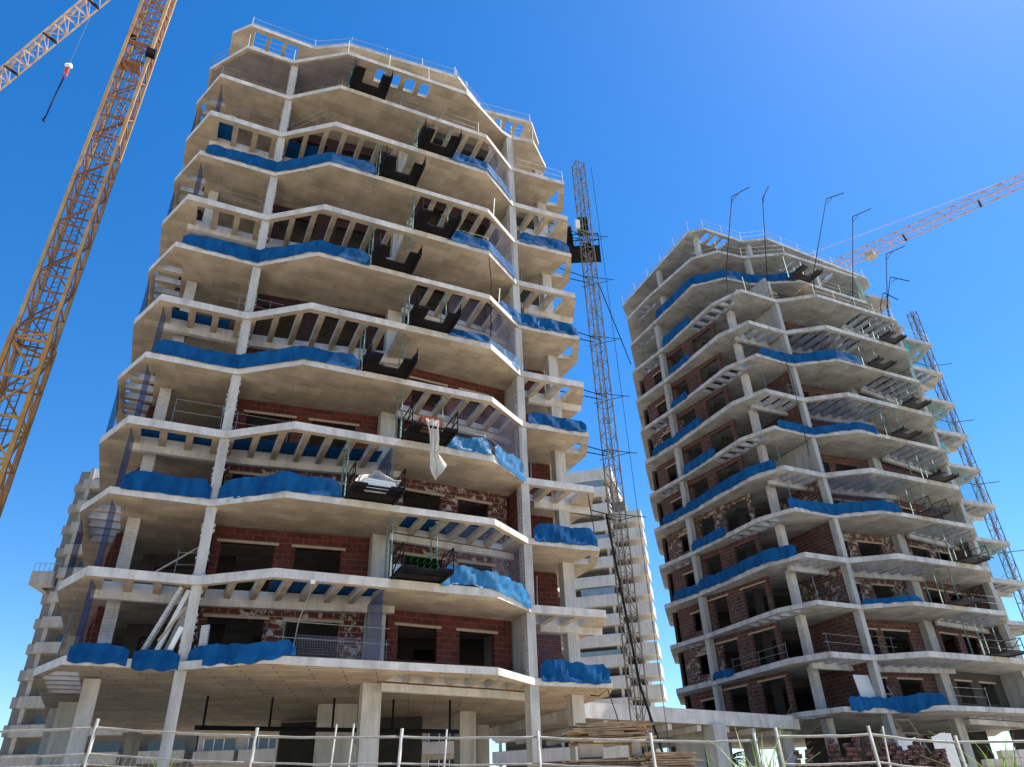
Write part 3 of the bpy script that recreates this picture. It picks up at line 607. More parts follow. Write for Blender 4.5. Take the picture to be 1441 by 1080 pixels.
for l in (12, 10, 8, 6):
    netcloth(1, [V[5].lerp(V[6], .1) + NV * .2, V[5].lerp(V[6], .75) + NV * .2], ZB(l) - .35, ZB(l - 1) + .1, f'pale green net in the small right bay below the {on(l, 1)}', 'netteal', seed=l + 90)
# guard rails -----------------------------------------------------------------
def rail(far, l, path, label, h=1.0, posts=None, ends=.0, inset=.14, over=0.0, zoff=0.0):
    T, Z, tw = ctx(far); path = [Vector(p) for p in path]; z = Z(l) + zoff
    o = thing('guard_rail', label, 'guard rail', (*(path[0] + T), z), 'guard rails on the slab edges')
    Pp = resample(path, 2.0); N = normals(Pp)
    pts = [q + T - N[i] * inset for i, q in enumerate(Pp)]
    for q in pts:
        m = MB(); tl = Vector((rnd.uniform(-.04, .04), rnd.uniform(-.04, .04))); m.tube([(q.x, q.y, z - .02), (q.x + tl.x, q.y + tl.y, z + h + .08)], .017); m.build('post', M['rail'], o)
    if over: 
        d = (pts[-1] - pts[-2]).normalized(); pts[-1] = pts[-1] + d * over; d = (pts[0] - pts[1]).normalized(); pts[0] = pts[0] + d * over
    for f in (.52, .98):
        m = MB(); m.tube([(q.x, q.y, z + h * f + rnd.uniform(-.02, .02)) for q in pts], .013); m.build('rail', M['rail'], o)
    return o
rail(0, 12, [V[0].lerp(V[1], .8), V[1], V[2] - EV * .3], f'grey guard rail on the top left terrace, {on(12, 0)}', inset=.25)
rail(0, 12, [V[2] + EV * .3, V[3], L3h(.3)], f'grey guard rail right of the pale column, {on(12, 0)}', inset=.2)
rail(0, 12, [L3h(.4), L3h(.95)], f'grey guard rail on the long front edge, {on(12, 0)}', inset=.2)
rail(0, 12, [V[5].lerp(V[6], .1), V[6], P6B], f'grey guard rail on the small right bay, {on(12, 0)}', inset=.1)
rail(0, 13, [Vector(p) for p in L13['pts'][2:7]], f'grey guard rail running round the front, {on(13, 0)}', inset=.05)
rail(0, 13, [Vector(p) for p in L13['pts'][6:10]], f'grey guard rail at the right corner, {on(13, 0)}', inset=.1)
rail(0, 14, [Vector(p) for p in L14['pts'][3:7]], f'grey guard rail on the very top of the {NEAR}, front side', inset=.3)
rail(0, 14, [Vector(p) for p in L14['pts'][6:9]], f'grey guard rail on the very top of the {NEAR}, right side', inset=.3)
for l in (11, 9):
    rail(0, l, [V[1].lerp(V[2], .35), V[2] - EV * .4], f'thin guard rail left of the pale column, {on(l, 0)}')
rail(0, 11, [V[2] + EV * .35, V[3] - EV * .6], f'thin guard rail right of the pale column, {on(11, 0)}')
rail(0, 7, [V[2] - EV * .5, V[2] + EV * .9], f'loose tube rail crossing the pale column, {on(7, 0)}', over=.6)
rail(0, 5, [V[1].lerp(V[2], .42), V[2] - EV * .25], f'white guard rail left of the pale column, {on(5, 0)}', h=1.2)
rail(0, 5, [V[2] + EV * .35, V[2] + EV * 2.5], f'white guard rail right of the pale column, {on(5, 0)}', over=.4)
rail(0, 3, [V[2] - EV * .9 + NV * .4, V[2] - EV * .2 + NV * .3], f'short wooden looking rail beside the pale column, {on(3, 0)}')
rail(0, 2, [V[3] + EV * .6, L3h(.47)], f'white guard rail before the big dark window, {on(2, 0)}', over=.3, h=1.25)
rail(0, 5, [L3h(.76), V[4] - EV * .2, V[4].lerp(V[5], .8)], f'white guard rail above the shiny corner tarp, {on(5, 0)}', h=1.05, inset=.3)
rail(0, 9, [L3h(.8), V[4]], f'thin guard rail before the right corner, {on(9, 0)}')
rail(1, 15, [Vector(p) for p in R15['pts'][0:4]], f'thin guard rail on the roof of the {FAR}, long left side', inset=.15, h=1.1)
rail(1, 15, [Vector(p) for p in R15['pts'][3:6]], f'thin guard rail on the roof of the {FAR}, front side', inset=.25, h=1.1)
rail(1, 14, [Vector(p) for p in R14['pts'][2:6]], f'thin guard rail under the roof, {on(14, 1)}', h=1.0)
rail(1, 13, [Vector((-9.1, 29.0)), Vector((-2.4, 32.3))], f'thin guard rail beside the wrapped corner, {on(13, 1)}')
rail(1, 12, [V[3], V[4]], f'thin guard rail on the front edge, {on(12, 1)}', inset=.2)
rail(1, 12, [V[5].lerp(V[6], .2), V[6], P6B], f'thin guard rail on the small right bay, {on(12, 1)}')
rail(1, 9, [V[2] - EV * 1.2, V[2] - EV * .3], f'short guard rail left of the front column, {on(9, 1)}')
rail(1, 3, [V[1].lerp(V[2], .05), V[2] - EV * .2], f'white guard rail left of the front column, {on(3, 1)}', h=1.1, over=.3)
rail(1, 3, [V[2] + EV * .3, V[2] + EV * 2.0], f'white guard rail right of the front column, {on(3, 1)}', over=.4, h=1.2)
rail(1, 3, [V[7].lerp(V[0], .25), V[7].lerp(V[0], .95)], f'white guard rail on the long left side, {on(3, 1)}', inset=.4)
rail(1, 3, [L3h(.6), V[4]], f'white guard rail by the right corner, {on(3, 1)}', h=1.1)
rail(1, 2, [L3h(.14), L3h(.48)], f'white guard rail right of the blue tarp, {on(2, 1)}', h=1.1)
rail(1, 4, [L3h(.7), V[4]], f'white guard rail by the right corner, {on(4, 1)}')
for l in (11, 9, 7, 5): rail(1, l, [V[6] - EV * .3, P6B], f'thin rail at the end of the small right bay, {on(l, 1)}')

# loading platforms ---------------------------------------------------------
def platform(far, l, t, label, panels=True, out=1.5, wd=2.05, ph=.7):
    T, Z, tw = ctx(far); c = L3h(t) + T + (NV * 1.75 if far and l == 13 else NV * 0); o_ = -NV; z = Z(l)
    root = thing('loading_platform', label, 'platform', (*c, z), 'steel loading platforms on the slab edges')
    def pt(a, b, h): q = c + EV * a + o_ * b; return (q.x, q.y, z + h)
    f = MB(); hw = wd / 2
    for sgn in (-1, 1):
        a0, a1 = sgn * hw, sgn * (hw - .55); lo, hi = min(a0, a1), max(a0, a1)
        f.hexa([pt(lo, .02, .08), pt(hi, .02, .08), pt(hi, out, .08), pt(lo, out, .08), pt(lo, .02, .15), pt(hi, .02, .15), pt(hi, out, .15), pt(lo, out, .15)][:8])
        f.bar(pt(sgn * hw * .97, -1.3, .05), pt(sgn * hw * .97, out, .05), .1, .14)
    f.hexa([pt(-hw, -.7, .07), pt(hw, -.7, .07), pt(hw, .55, .07), pt(-hw, .55, .07), pt(-hw, -.7, .14), pt(hw, -.7, .14), pt(hw, .55, .14), pt(-hw, .55, .14)])
    for b in (() if panels else (.75, 1.15, 1.45)): f.bar(pt(-hw, b, .05), pt(hw, b, .05), .07, .08)
    f.build('floor_frame', M['platgrey' if far else 'black'], root)
    for sgn in (-1, 1):
        p = MB(); a = sgn * hw
        if panels:
            p.hexa([pt(a - .02, .1, .16), pt(a + .02, .1, .16), pt(a + .02, out, .16), pt(a - .02, out, .16), pt(a - .02, .1, ph), pt(a + .02, .1, ph), pt(a + .02, out, ph * .8), pt(a - .02, out, ph * .8)])
            for b in (.12, out * .5, out): p.bar(pt(a + sgn * .03, b, .1), pt(a + sgn * .03, b, ph + .05), .05)
            p.build('side_panel', M['platgrey' if far else 'black'], root)
        else:
            for b in (.1, out): p.bar(pt(a, b, .1), pt(a, b, 1.0), .045)
            p.bar(pt(a, .1, 1.0), pt(a, out, 1.0), .04); p.bar(pt(a, .1, .55), pt(a, out, .55), .035); p.bar(pt(a, .1, .15), pt(a, out, 1.0), .035)
            p.build('side_rail', M['platgrey' if far else 'black'], root)
    for a in (-hw * .95, hw * .95):
        for b in (-.35, -1.15):
            p = MB(); q0, q1 = pt(a, b, .15), pt(a, b, H - .36)
            if l + 1 > 13 and not far: q1 = pt(a, b, 2.0)
            p.tube([q0, (q0[0], q0[1], q0[2] + 1.5)], .045); p.tube([(q0[0], q0[1], q0[2] + 1.4), q1], .032)
            p.box(q0[0], q0[1], q0[2] - .02, .2, .2, .02); p.box(q1[0], q1[1], q1[2] - .02, .2, .2, .02)
            for k in range(6): p.box(q0[0], q0[1], q0[2] + .25 + k * .22, .11, .11, .03)
            p.build('prop', M['prop'], root)
    return root, pt
plat = {}
for l, nm in ((12, 'just under the roof'), (10, 'left column of platforms, second from the top'), (8, 'left column of platforms, third from the top'), (6, 'left column of platforms, fourth from the top')):
    plat[l] = platform(0, l, .17 if l == 12 else .405, f'black steel loading platform {nm}, {NEAR}')
plat[4] = platform(0, 4, .375, f'loading platform carrying pale boards under white sheeting, {NEAR}', panels=False)
for l, nm in ((11, 'topmost'), (9, 'second from the top'), (7, 'third from the top')):
    plat[l] = platform(0, l, .635, f'black steel loading platform, right column, {nm}, {NEAR}')
plat[5] = platform(0, 5, .625, f'loading platform carrying red bricks, {NEAR}', panels=False)
plat[3] = platform(0, 3, .61, f'loading platform carrying green sacks, {NEAR}', panels=False)
for l in (11, 9, 7, 5, 3): platform(1, l, .74, f'dark loading platform near the right corner, {on(l, 1)}', panels=l > 6, ph=.25, out=1.2, wd=1.8)
for l in (10, 8, 6, 4): platform(1, l, .47, f'dark loading platform at mid front, {on(l, 1)}', panels=l > 6, ph=.25, out=1.2, wd=1.8)
platform(1, 13, .1, f'dark loading platform tilted below the roof, {on(13, 1)}', ph=.3)
# loads on the platforms
_, pt = plat[5]
b = MB(); r = random.Random(4)
for i in range(6):
    for j in range(3):
        for k in range(4):
            p = pt(-.02 + (i - 2.5) * .16, .42 + j * .27, .16 + k * .16); b.box(p[0] + r.uniform(-.01, .01), p[1], p[2], .15, .25, .15, R(25.6) + r.uniform(-.03, .03))
tag(b.build('brick_pallet', M['hollow']), 'stack of red hollow bricks on the loading platform above the hanging white sheet', 'bricks')
b = MB(); G = []
def tab(t, T_):
    for (a, va), (c_, vc) in zip(T_, T_[1:]):
        if a <= t <= c_: return va + (vc - va) * (t - a) / (c_ - a)
for i in range(31):
    t = i / 30; row = []
    wd = tab(t, [(0, .62), (.15, .5), (.4, .42), (.6, .34), (.7, .5), (.78, .72), (.88, .5), (1, .06)]); cx = tab(t, [(0, -.12), (.3, .0), (.6, .0), (.78, .2), (1, .12)])
    for j in range(13):
        s_ = j / 12 - .5; p = pt(cx + wd * s_, 1.45 + .07 * math.sin(j * 1.3 + t * 6) + .035 * math.sin(j * 2.9 - t * 4), .42 - 2.75 * t + (.12 * s_ if t > .6 else 0)); row.append(p)
    G.append(row)
b.grid(G); tag(b.build('plastic_sheet', M['plastic']), 'long twisted white plastic sheet hanging from the platform with bricks', 'plastic sheet')
_, pt = plat[3]
b = MB(); r = random.Random(9)
for i in range(5):
    for k in range(2):
        c = Vector(pt(-.55 + i * .27, .75, .18 + k * .2)); G = []
        for a in range(7):
            th = a / 6 * math.pi * 2; G.append([c + Vector((.14 * math.cos(th), q - .45, .12 + .13 * math.sin(th))) for q in (0, .15, .45, .75, .9)])
        b.grid(G)
tag(b.build('sack_pile', M['green']), 'pile of dark green sacks on a loading platform beside the net', 'sacks')
b = MB(); p = pt(-.75, -.2, .16); b.box(p[0], p[1], p[2], .5, .4, .45, .3); tag(b.build('cement_bag', M['white']), 'white bag standing left of the green sacks', 'bag')
_, pt = plat[4]
b = MB()
for k in range(4): 
    p = pt(.1, .55, .17 + k * .11); b.box(p[0], p[1], p[2], 1.5 - .05 * k, .8, .10, R(25.6) + .03 * k)
tag(b.build('board_stack', M['board']), 'stack of pale boards on the platform second from the bottom left', 'boards')
b = MB(); G = [[pt(-.75 + i * .16, .05 + j * .2, .66 + .28 * math.exp(-((i - 5) / 2.2) ** 2) + .03 * math.sin(i * 2 + j)) for j in range(6)] for i in range(12)]
b.grid(G); tag(b.build('plastic_sheet', M['plastic']), 'white sheeting peaked over the pale boards on a platform', 'plastic sheet')

# boards leaning by the pale column, tubes, odd bits on the nearer tower
def plank(a, b, wd, th, m, label, name='leaning_board', cat='board', group=None):
    mb = MB(); mb.bar(a, b, wd, th); return tag(mb.build(name, M[m]), label, cat, group)
z2 = ZA(2)
plank((-13.75, 27.55, z2 + .05), (-12.75, 27.75, z2 + 2.7), .32, .12, 'tile', 'widest white block strip leaning left of the pale column above the bottom tarp')
plank((-13.35, 27.75, z2 + .05), (-12.55, 27.95, z2 + 2.65), .16, .1, 'board', 'narrow white strip leaning close behind the widest one')
plank((-13.1, 28.1, z2 + .05), (-12.45, 28.2, z2 + 2.4), .3, .1, 'column', 'grey board leaning in the shadow behind the white strips')
plank((-13.1, 27.45, z2 + .7), (-12.35, 27.5, z2 + 1.9), .1, .06, 'lintel', 'thin pale stick propped diagonally against the pale column')
plank((-12.75, 27.5, z2 + .05), (-12.4, 27.6, z2 + 1.2), .16, .1, 'board', 'short pale board leaning at the foot of the pale column')
plank((-11.55, 27.75, z2 + .05), (-11.65, 27.9, z2 + 1.3), .28, .12, 'tile', 'short white block strip standing right of the pale column')
plank((-14.0, 27.6, ZA(3) + .1), (-12.6, 28.3, ZA(3) + 1.4), .06, .06, 'lintel', 'thin brown batten slanting behind the third terrace on the left', 'batten', 'batten')
for l, (x, y), hh in ((4, (-15.9, 26.9), 1.5), (2, (-16.6, 27.4), 2.4), (10, (-.75, 32.0), 2.0), (8, (-.6, 32.3), 1.6)):
    mb = MB(); mb.tube([(x, y, ZA(l)), (x + .12, y + .1, ZA(l) + hh)], .035); tag(mb.build('steel_tube', M['rail']), f'single upright tube, {on(l, 0)}', 'tube', 'single tubes on the slabs')
for l in (3, 5, 7, 9, 11):
    mb = MB(); q = V[5] + EV * .55 + NV * .5; mb.tube([(q.x, q.y, ZA(l)), (q.x + .05, q.y + .05, ZA(l) + 1.5)], .035); tag(mb.build('steel_tube', M['rail']), f'upright tube beside the right-hand column, {on(l, 0)}', 'tube', 'single tubes on the slabs')
for l, t in ((12, .2), (9, .1), (7, .0), (6, .05), (4, .1)):
    q = V[1].lerp(V[2], t) + TV + NV * .2; mb = MB(); mb.tube([(q.x, q.y, ZB(l)), (q.x - .05, q.y, ZB(l) + 1.6)], .03); tag(mb.build('steel_tube', M['rail']), f'single upright tube, {on(l, 1)}', 'tube', 'single tubes on the slabs')
mb = MB(); q = L3h(.0); mb.tube([(q.x + .9, q.y + .35, z2 + .3), (q.x + 1.0, q.y + .3, z2 + 1.2), (q.x + 1.35, q.y + .15, z2 + 2.2), (q.x + 1.42, q.y + .1, z2 + 2.55)], .018); p = (q.x + 1.42, q.y + .1, z2 + 2.5)
o = tag(mb.build('site_lamp', M['rail']), 'thin curved site lamp with white head before the bottom dark window', 'lamp')
mb = MB(); mb.box(p[0], p[1], p[2] - .02, .16, .12, .12, .4); mb.build('lamp_head', M['white'], o)

for k, (pts, lab) in enumerate((([(3.0, 36.0, ZA(2) - .4), (3.3, 35.3, ZA(2) - .55), (3.7, 35.1, ZA(2) - .32), (4.0, 35.2, ZA(2) - 1.4), (4.2, 35.4, GZ + 2.8)], 'black hose drooping under the right bay of the nearer tower'),
        ([(3.6, 35.2, ZA(5)), (3.75, 35.0, ZA(4) + .9), (3.7, 35.1, ZA(4))], 'thin black cable hanging at the right bay end, third terrace up'),
        ([(-1.0, 31.1, ZA(9) - .4), (-.9, 31.0, ZA(8) + 1.0), (-1.0, 31.2, ZA(7) + .6)], 'thin cable hanging at the right corner of the nearer tower'),
        ([(20.5, 47.2, ZB(10)), (20.6, 46.9, ZB(9) + .6), (20.4, 47.0, ZB(7) + .4)], 'thin dark cable hanging down the front of the farther tower'))):
    mb = MB(); mb.tube(pts, .025, 5); tag(mb.build('hanging_cable', M['rebar']), lab, 'cable', 'loose cables and hoses')
pp = thing('drain_pipe', 'black drain pipe hung below the bottom slab of the nearer tower', 'pipe', (-9, 33.5, ZA(2) - 1.6))
mb = MB(); mb.tube([(-13.5, 33.0, ZA(2) - 1.5), (-3.0, 36.8, ZA(2) - 1.6)], .09, 8); mb.build('pipe', M['black'], pp)
for k in range(5):
    p = Vector((-13.2, 33.1, 0)).lerp(Vector((-3.4, 36.65, 0)), k / 4); mb = MB(); mb.tube([(p.x, p.y, ZA(2) - .29), (p.x, p.y, ZA(2) - 1.55)], .05); mb.build('hanger', M['black'], pp)
# top of farther tower: heap of formwork, tent, poles
mb = MB(); r = random.Random(2)
for i in range(46):
    u = r.uniform(-.2, 2.0); v = r.uniform(.1, .9); hgt = .15 + 1.0 * math.exp(-((u - .9) / .6) ** 2) * r.random()
    q = V[2] + TV - EV * .9 + EV * u + NV * v; a = r.uniform(0, 3.1); d = Vector((math.cos(a), math.sin(a), r.uniform(-.4, .9))) * r.uniform(.4, 1.1)
    c = Vector((q.x, q.y, ZB(12) + hgt)); mb.bar(c, c + d, .08, .05)
tag(mb.build('scrap_heap', M['lintel']), 'heap of tangled scrap and mesh at the broken front edge of the farther tower', 'scrap heap')
mb = MB(); mb.box(V[2].x + TV.x - .1, V[2].y + TV.y + .5, ZB(12) - .1, .22, .12, 2.4, .3); tag(mb.build('upright_plank', M['column']), 'pale plank standing upright in the scrap heap on the farther tower', 'plank')
mb = MB(); q = V[3] + TV + NV * .4 - EV * 1.2
G = [[(q.x + EV.x * a + NV.x * b_, q.y + EV.y * a + NV.y * b_, ZB(12) + .05 + 1.2 * max(0, 1 - abs(a - .9) / 1.3) * (1 - .25 * b_) + .05 * math.sin(a * 9 + b_ * 7)) for b_ in (0, .3, .6, .9, 1.2)] for a in [i * .2 for i in range(-2, 13)]]
mb.grid(G); tag(mb.build('cloth_cover', M['lintel']), 'beige cloth heaped into a peak right of the scrap heap', 'cloth')
mb = MB(); q = Vector((-4.3, 31.9)) + TV
G = [[(q.x + EV.x * a - NV.x * b_ * .2, q.y + EV.y * a + NV.y * b_, ZB(13) + .3 + .5 * math.sin(max(0, min(1, a / 1.8)) * math.pi) + .08 * math.sin(a * 9 + b_ * 8)) for b_ in (0, .3, .6, .9)] for a in [i * .15 for i in range(13)]]
mb.grid(G); tag(mb.build('teal_cover', M['tarp_teal']), 'bright teal cover lying on the upper right edge of the farther tower', 'cover')
POLES = [((18.39, 49.0), (20.51, 50.35), (22.15, 51.16), 'leftmost of the black gallows poles above the farther roof'),
         ((22.0, 49.6), (23.5, 50.57), (24.22, 51.8), 'second black gallows pole from the left above the farther roof'),
         ((26.0, 49.9), (29.42, 50.53), (31.01, 50.89), 'leaning black gallows pole right of the roof middle'),
         ((30.63, 53.2), (33.26, 51.31), (35.08, 51.96), 'tall upright black gallows pole before the red jib'),
         ((34.25, 54.5), (35.9, 47.58), (37.8, 48.28), 'shorter black gallows pole with arm up to the right'),
         ((34.31, 54.8), (35.68, 45.07), (37.09, 44.24), 'black gallows pole with drooping arm near the farther hoist mast'),
         ((33.63, 54.6), (34.37, 43.13), (35.27, 42.02), 'shortest black gallows pole at the right roof corner')]
for (x, y), (xt, zt), (xa, za), lab in POLES:
    zb = ZB(13) - 2.9
    o = thing('net_pole', lab, 'pole', (x, y, zb), 'black poles above the farther tower')
    m = MB(); m.tube([(x - .35, y, zb), (x, y, ZB(13)), (xt, y, zt)], .042); m.build('pole', M['rebar'], o)
    m = MB(); m.tube([(xt, y, zt), (xa, y - .3, za)], .045); m.tube([(xt - .08, y, zt - .6), (xt + (xa - xt) * .35, y - .1, zt + (za - zt) * .35)], .03); m.build('arm', M['rebar'], o)

# ------------------------------------------------------------------ lattice structures
def lattice(root, x, y, z0, z1, wd, rot, step, rc, rb, mc, mb_, names=('mast_chord', 'mast_bracing'), skip_diag=False):
    c, s_ = math.cos(rot), math.sin(rot)
    cn = [(x + wd / 2 * (c * a - s_ * b), y + wd / 2 * (s_ * a + c * b)) for a, b in ((-1, -1), (1, -1), (1, 1), (-1, 1))]
    for p in cn:
        m = MB(); m.bar((*p, z0), (*p, z1), rc, rc, up=(c, s_, 0)); m.build(names[0], M[mc], root)
    m = MB(); z = z0; k = 0
    while z < z1 - .05:
        ze = min(z + step, z1)
        for i in range(4):
            a, b = cn[i], cn[(i + 1) % 4]
            m.bar((*a, z), (*b, z), rb)
            if (k + i) % 2: a, b = b, a
            if not skip_diag: m.bar((*a, z), (*b, ze), rb * .9)
        z = ze; k += 1
    m.build(names[1], M[mb_], root)
    return cn
# hoist masts
def hoist(x, y, z0, z1, label, zc=None, wd=.66, rot=.35):
    o = thing('hoist_mast', label, 'hoist mast', (x, y, z0), 'lattice hoist masts')
    lattice(o, x, y, z0, z1, wd, rot, 1.0, .06, .032, 'mast', 'mast')
    m = MB(); m.bar((x, y - wd * .45, z0), (x, y - wd * .45, z1), .035); m.build('rack', M['mast'], o)
    return o
hm = hoist(5.4, 38.0, GZ, 43.2, 'tall grey lattice hoist mast standing between the two towers')
for z in (36, 32.3, 27.6, 23.5, 19.8, 16.0):
    m = MB()
    m.tube([(5.2, 38.1, z), (2.8, 37.4, z + .25)], .03); m.tube([(5.5, 37.9, z + .05), (2.9, 36.6, z + .3)], .03); m.tube([(5.0, 37.7, z + .2), (6.9, 37.9, z)], .025); m.tube([(6.6, 38.3, z + .25), (4.8, 38.4, z - .1)], .02)
    m.build('wall_tie', M['rebar'], hm)
hc = thing('hoist_cage', 'dark open work cage on the tall hoist mast beside the top of the nearer tower', 'hoist cage', (5.4, 37.3, 36.0))
def cagebox(x0, x1, y0, y1, z0, z1):
    m = MB(); m.hexa([(x0, y0, z0), (x1, y0, z0), (x1 + .25, y1, z0), (x0, y1, z0), (x0, y0, z0 + .12), (x1, y0, z0 + .12), (x1 + .25, y1, z0 + .12), (x0, y1, z0 + .12)])
    m.build('cage_floor', M['black'], hc)
    m = MB()
    for (a, b) in (((x0, y0), (x1, y0)), ((x1, y0), (x1 + .25, y1)), ((x1 + .25, y1), (x0, y1)), ((x0, y1), (x0, y0))):
        for h in (.6, 1.15): m.bar((*a, z0 + h), (*b, z0 + h), .05)
        for k in range(4):
            t0, t1 = k / 4, (k + 1) / 4; p = Vector(a).lerp(Vector(b), t0); q = Vector(a).lerp(Vector(b), t1)
            m.bar((*p, z0), (*p, z0 + 1.2), .05); m.bar((*p, z0 + .1), (*q, z0 + 1.15), .03)
    m.build('cage_rail', M['black'], hc)
cagebox(3.95, 6.3, 38.45, 40.1, 35.7, 37.2)
m = MB(); m.box(4.85, 37.6, 36.6, .3, .25, .7, .2); m.build('control_box', M['white'], hc)
m = MB(); m.box(4.25, 38.9, 35.85, .55, .8, 1.9); m.box(5.3, 38.45, 36.9, .7, .5, 1.3); m.box(5.45, 38.3, 35.3, .5, .4, .42); m.build('drive_housing', M['black'], hc)
m = MB(); m.bar((5.8, 37.6, 35.9), (5.8, 37.6, 37.3), .06); m.bar((4.1, 37.6, 36.9), (5.85, 37.6, 36.1), .05); m.build('gate_bar', M['rail'], hc)
hm2 = hoist(39.5, 59.6, GZ, 44.3, 'rusty lattice hoist mast at the right edge beside the farther tower', rot=.1, wd=.62)
for z in (38, 32, 26, 20, 14):
    m = MB(); m.tube([(39.4, 59.6, z), (37.2, 58.8, z + .2)], .035); m.tube([(39.6, 59.4, z), (41.2, 59.3, z + .1)], .03); m.build('wall_tie', M['rebar'], hm2)
# tower crane left
cr = thing('tower_crane', 'tall yellow tower crane mast with pale jib at the upper left', 'crane', (-23.65, 30.0, GZ))
CX, CY = -23.65, 30.0
lattice(cr, CX, CY, GZ, 23.5, 1.6, .42, 2.1, .21, .11, 'yellow', 'yellow')
lattice(cr, CX, CY, 23.5, 46.5, 1.5, .42, 1.75, .18, .085, 'yellowl', 'redbrown')
lattice(cr, CX, CY, 46.5, 63.0, 1.5, .42, 1.3, .18, .085, 'yellowl', 'redbrown')
m = MB(); z = GZ
for dx in (-.2, .2): m.bar((CX + dx - .2, CY + .3, GZ), (CX + dx - .2, CY + .3, 62), .05)
while z < 62: m.bar((CX - .4, CY + .3, z), (CX, CY + .3, z), .035); z += .33
m.build('ladder', M['mast'], cr)
m = MB(); z = GZ + 2
while z < 60:
    pts = [(CX - .2 + .42 * math.cos(a), CY + .3 + .42 * math.sin(a) - .25, z) for a in [i * math.pi / 6 for i in range(-6, 7)]]; m.tube(pts, .016, 4); z += 2.4
[m.bar((CX - .2 + .43 * math.cos(a), CY + .05 + .43 * math.sin(a), GZ + 2), (CX - .2 + .43 * math.cos(a), CY + .05 + .43 * math.sin(a), 59), .03) for a in (-2.2, -1.57, -.9)]
m.build('ladder_cage', M['mast'], cr)
for (dx, dy, z) in ((1.15, -.55, 45.3), (-.35, -.75, 46.6)):
    m = MB(); m.box(CX + dx, CY + dy, z, .55, .4, .55, .5); m.bar((CX + dx, CY + dy, z + .3), (CX + dx * .6, CY + dy * .6, z + .3), .08); m.build('floodlight', M['black'], cr)
m = MB(); m.box(CX - .1, CY - .3, 44.6, 1.2, .8, .12, .42); m.build('rest_platform', M['redbrown'], cr)
def jib(root, a, d, length, z, hw, ht, step, mc, mbr, rc=.09, rb=.05, bars=None):
    a = Vector(a); d = Vector((*d, 0)).normalized(); s_ = Vector((d.y, -d.x, 0))
    for off in (s_ * hw, -s_ * hw, Vector((0, 0, ht))):
        m = MB(); m.bar(a + off, a + off + d * length, rc); m.build('jib_chord', M[mc], root)
    m = MB(); k = 0; x = 0
    while x < length - step * .5:
        p = a + d * x; q = a + d * (x + step / 2); e = a + d * (x + step); up = Vector((0, 0, ht))
        for o_ in (s_ * hw, -s_ * hw): m.bar(p + o_, q + up, rb); m.bar(q + up, e + o_, rb)
        m.bar(p + s_ * hw, p - s_ * hw, rb); m.bar(p + s_ * hw * (1 if k % 2 else -1), e - s_ * hw * (1 if k % 2 else -1), rb * .8)
        x += step; k += 1
    m.build('jib_bracing', M[mbr], root)
    m = MB(); x = 0
    while x < length:
        p = a + d * x; m.bar(p + s_ * (hw + .02), p - s_ * (hw + .02), .16, .2); x += step * (bars or 4)
    m.build('jib_joint', M['black'], root)
J0 = Vector((CX, CY, 62.6)); JD = (-45.98 - CX, 42.9 - CY)
jib(cr, J0, JD, 55, 62.6, .62, 1.25, 1.5, 'jib', 'jib', rc=.13, rb=.07, bars=4)
HX, HY = -34.3, 36.69
hk = thing('crane_hook', 'red and white crane hook with a dark blue sling hanging against the sky', 'hook', (HX, HY, 55.2))
m = MB(); m.tube([(HX, HY, 62.6), (HX, HY, 55.3)], .012, 5); m.build('hoist_rope', M['jib'], hk)
m = MB(); m.box(HX, HY, 54.95, .32, .2, .4, .3); m.tube([(HX - .2, HY, 55.15), (HX + .2, HY, 55.15)], .2, 10); m.build('hook_block', M['white'], hk)
m = MB(); m.box(HX, HY, 54.3, .26, .18, .6, .3); m.tube([(HX, HY, 54.3), (HX + .18, HY, 54.0), (HX + .12, HY, 53.75), (HX - .1, HY, 53.75), (HX - .16, HY, 53.95)], .06, 6); m.build('hook', M['hookred'], hk)
m = MB(); m.tube([(HX, HY, 53.8), (HX - .03, HY, 51), (HX - .06, HY, 49.0)], [.06, .07, .05]); m.tube([(HX - .06, HY, 49.1), (HX - .1, HY, 48.7), (HX - .02, HY, 48.5)], [.06, .13, .05]); m.build('sling', M['sling'], hk)
# crane on the right
c2 = thing('tower_crane', 'distant red and white crane jib reaching in from behind the farther tower at right', 'crane', (33.0, 63.0, GZ))
lattice(c2, 30.0, 67.0, GZ, 53.6, 1.6, .3, 1.6, .16, .08, 'jibpink', 'jibpink')
A2 = Vector((30.0, 67.0, 52.6)); D2 = Vector((47.46 - 34.43, 49.07 - 60.11))
jib(c2, A2, D2, 42, 52.6, .55, 1.1, 1.4, 'jibpink', 'jibpink', rc=.09, rb=.045, bars=5)
m = MB(); dd = Vector((*D2, 0)).normalized(); m.tube([Vector((30, 67, 56.5)), A2 + dd * 24 + Vector((0, 0, 1.1))], .03); m.bar((30, 67, 52.6), (30, 67, 56.6), .5); m.build('tie_bar', M['jibpink'], c2)
m = MB(); tp = A2 + dd * 10.5; m.box(tp.x, tp.y, tp.z - .55, .9, .9, .5, .8); m.tube([tp + Vector((0, 0, -.5)), tp + Vector((0, 0, -2.0))], .03); m.build('trolley', M['lintel'], c2)
m = MB(); tq = A2 + dd * 8.4
m.tube([tq + Vector((0, 0, -.3)), tq + Vector((-.15, 0, -3)), tq + Vector((-.35, -.1, -9.0))], [.04, .06, .03]); tag(m.build('hanging_sling', M['plastic']), 'thin white sling hanging from the red jib down to the farther tower', 'sling')
m = MB(); m.tube([(5.9, 38.2, 32.3), (10.3, 54.0, ZB(12) - 2.5)], .035); tag(m.build('steel_cable', M['rebar']), 'black cable stretched from the tall hoist mast to the farther tower', 'cable')
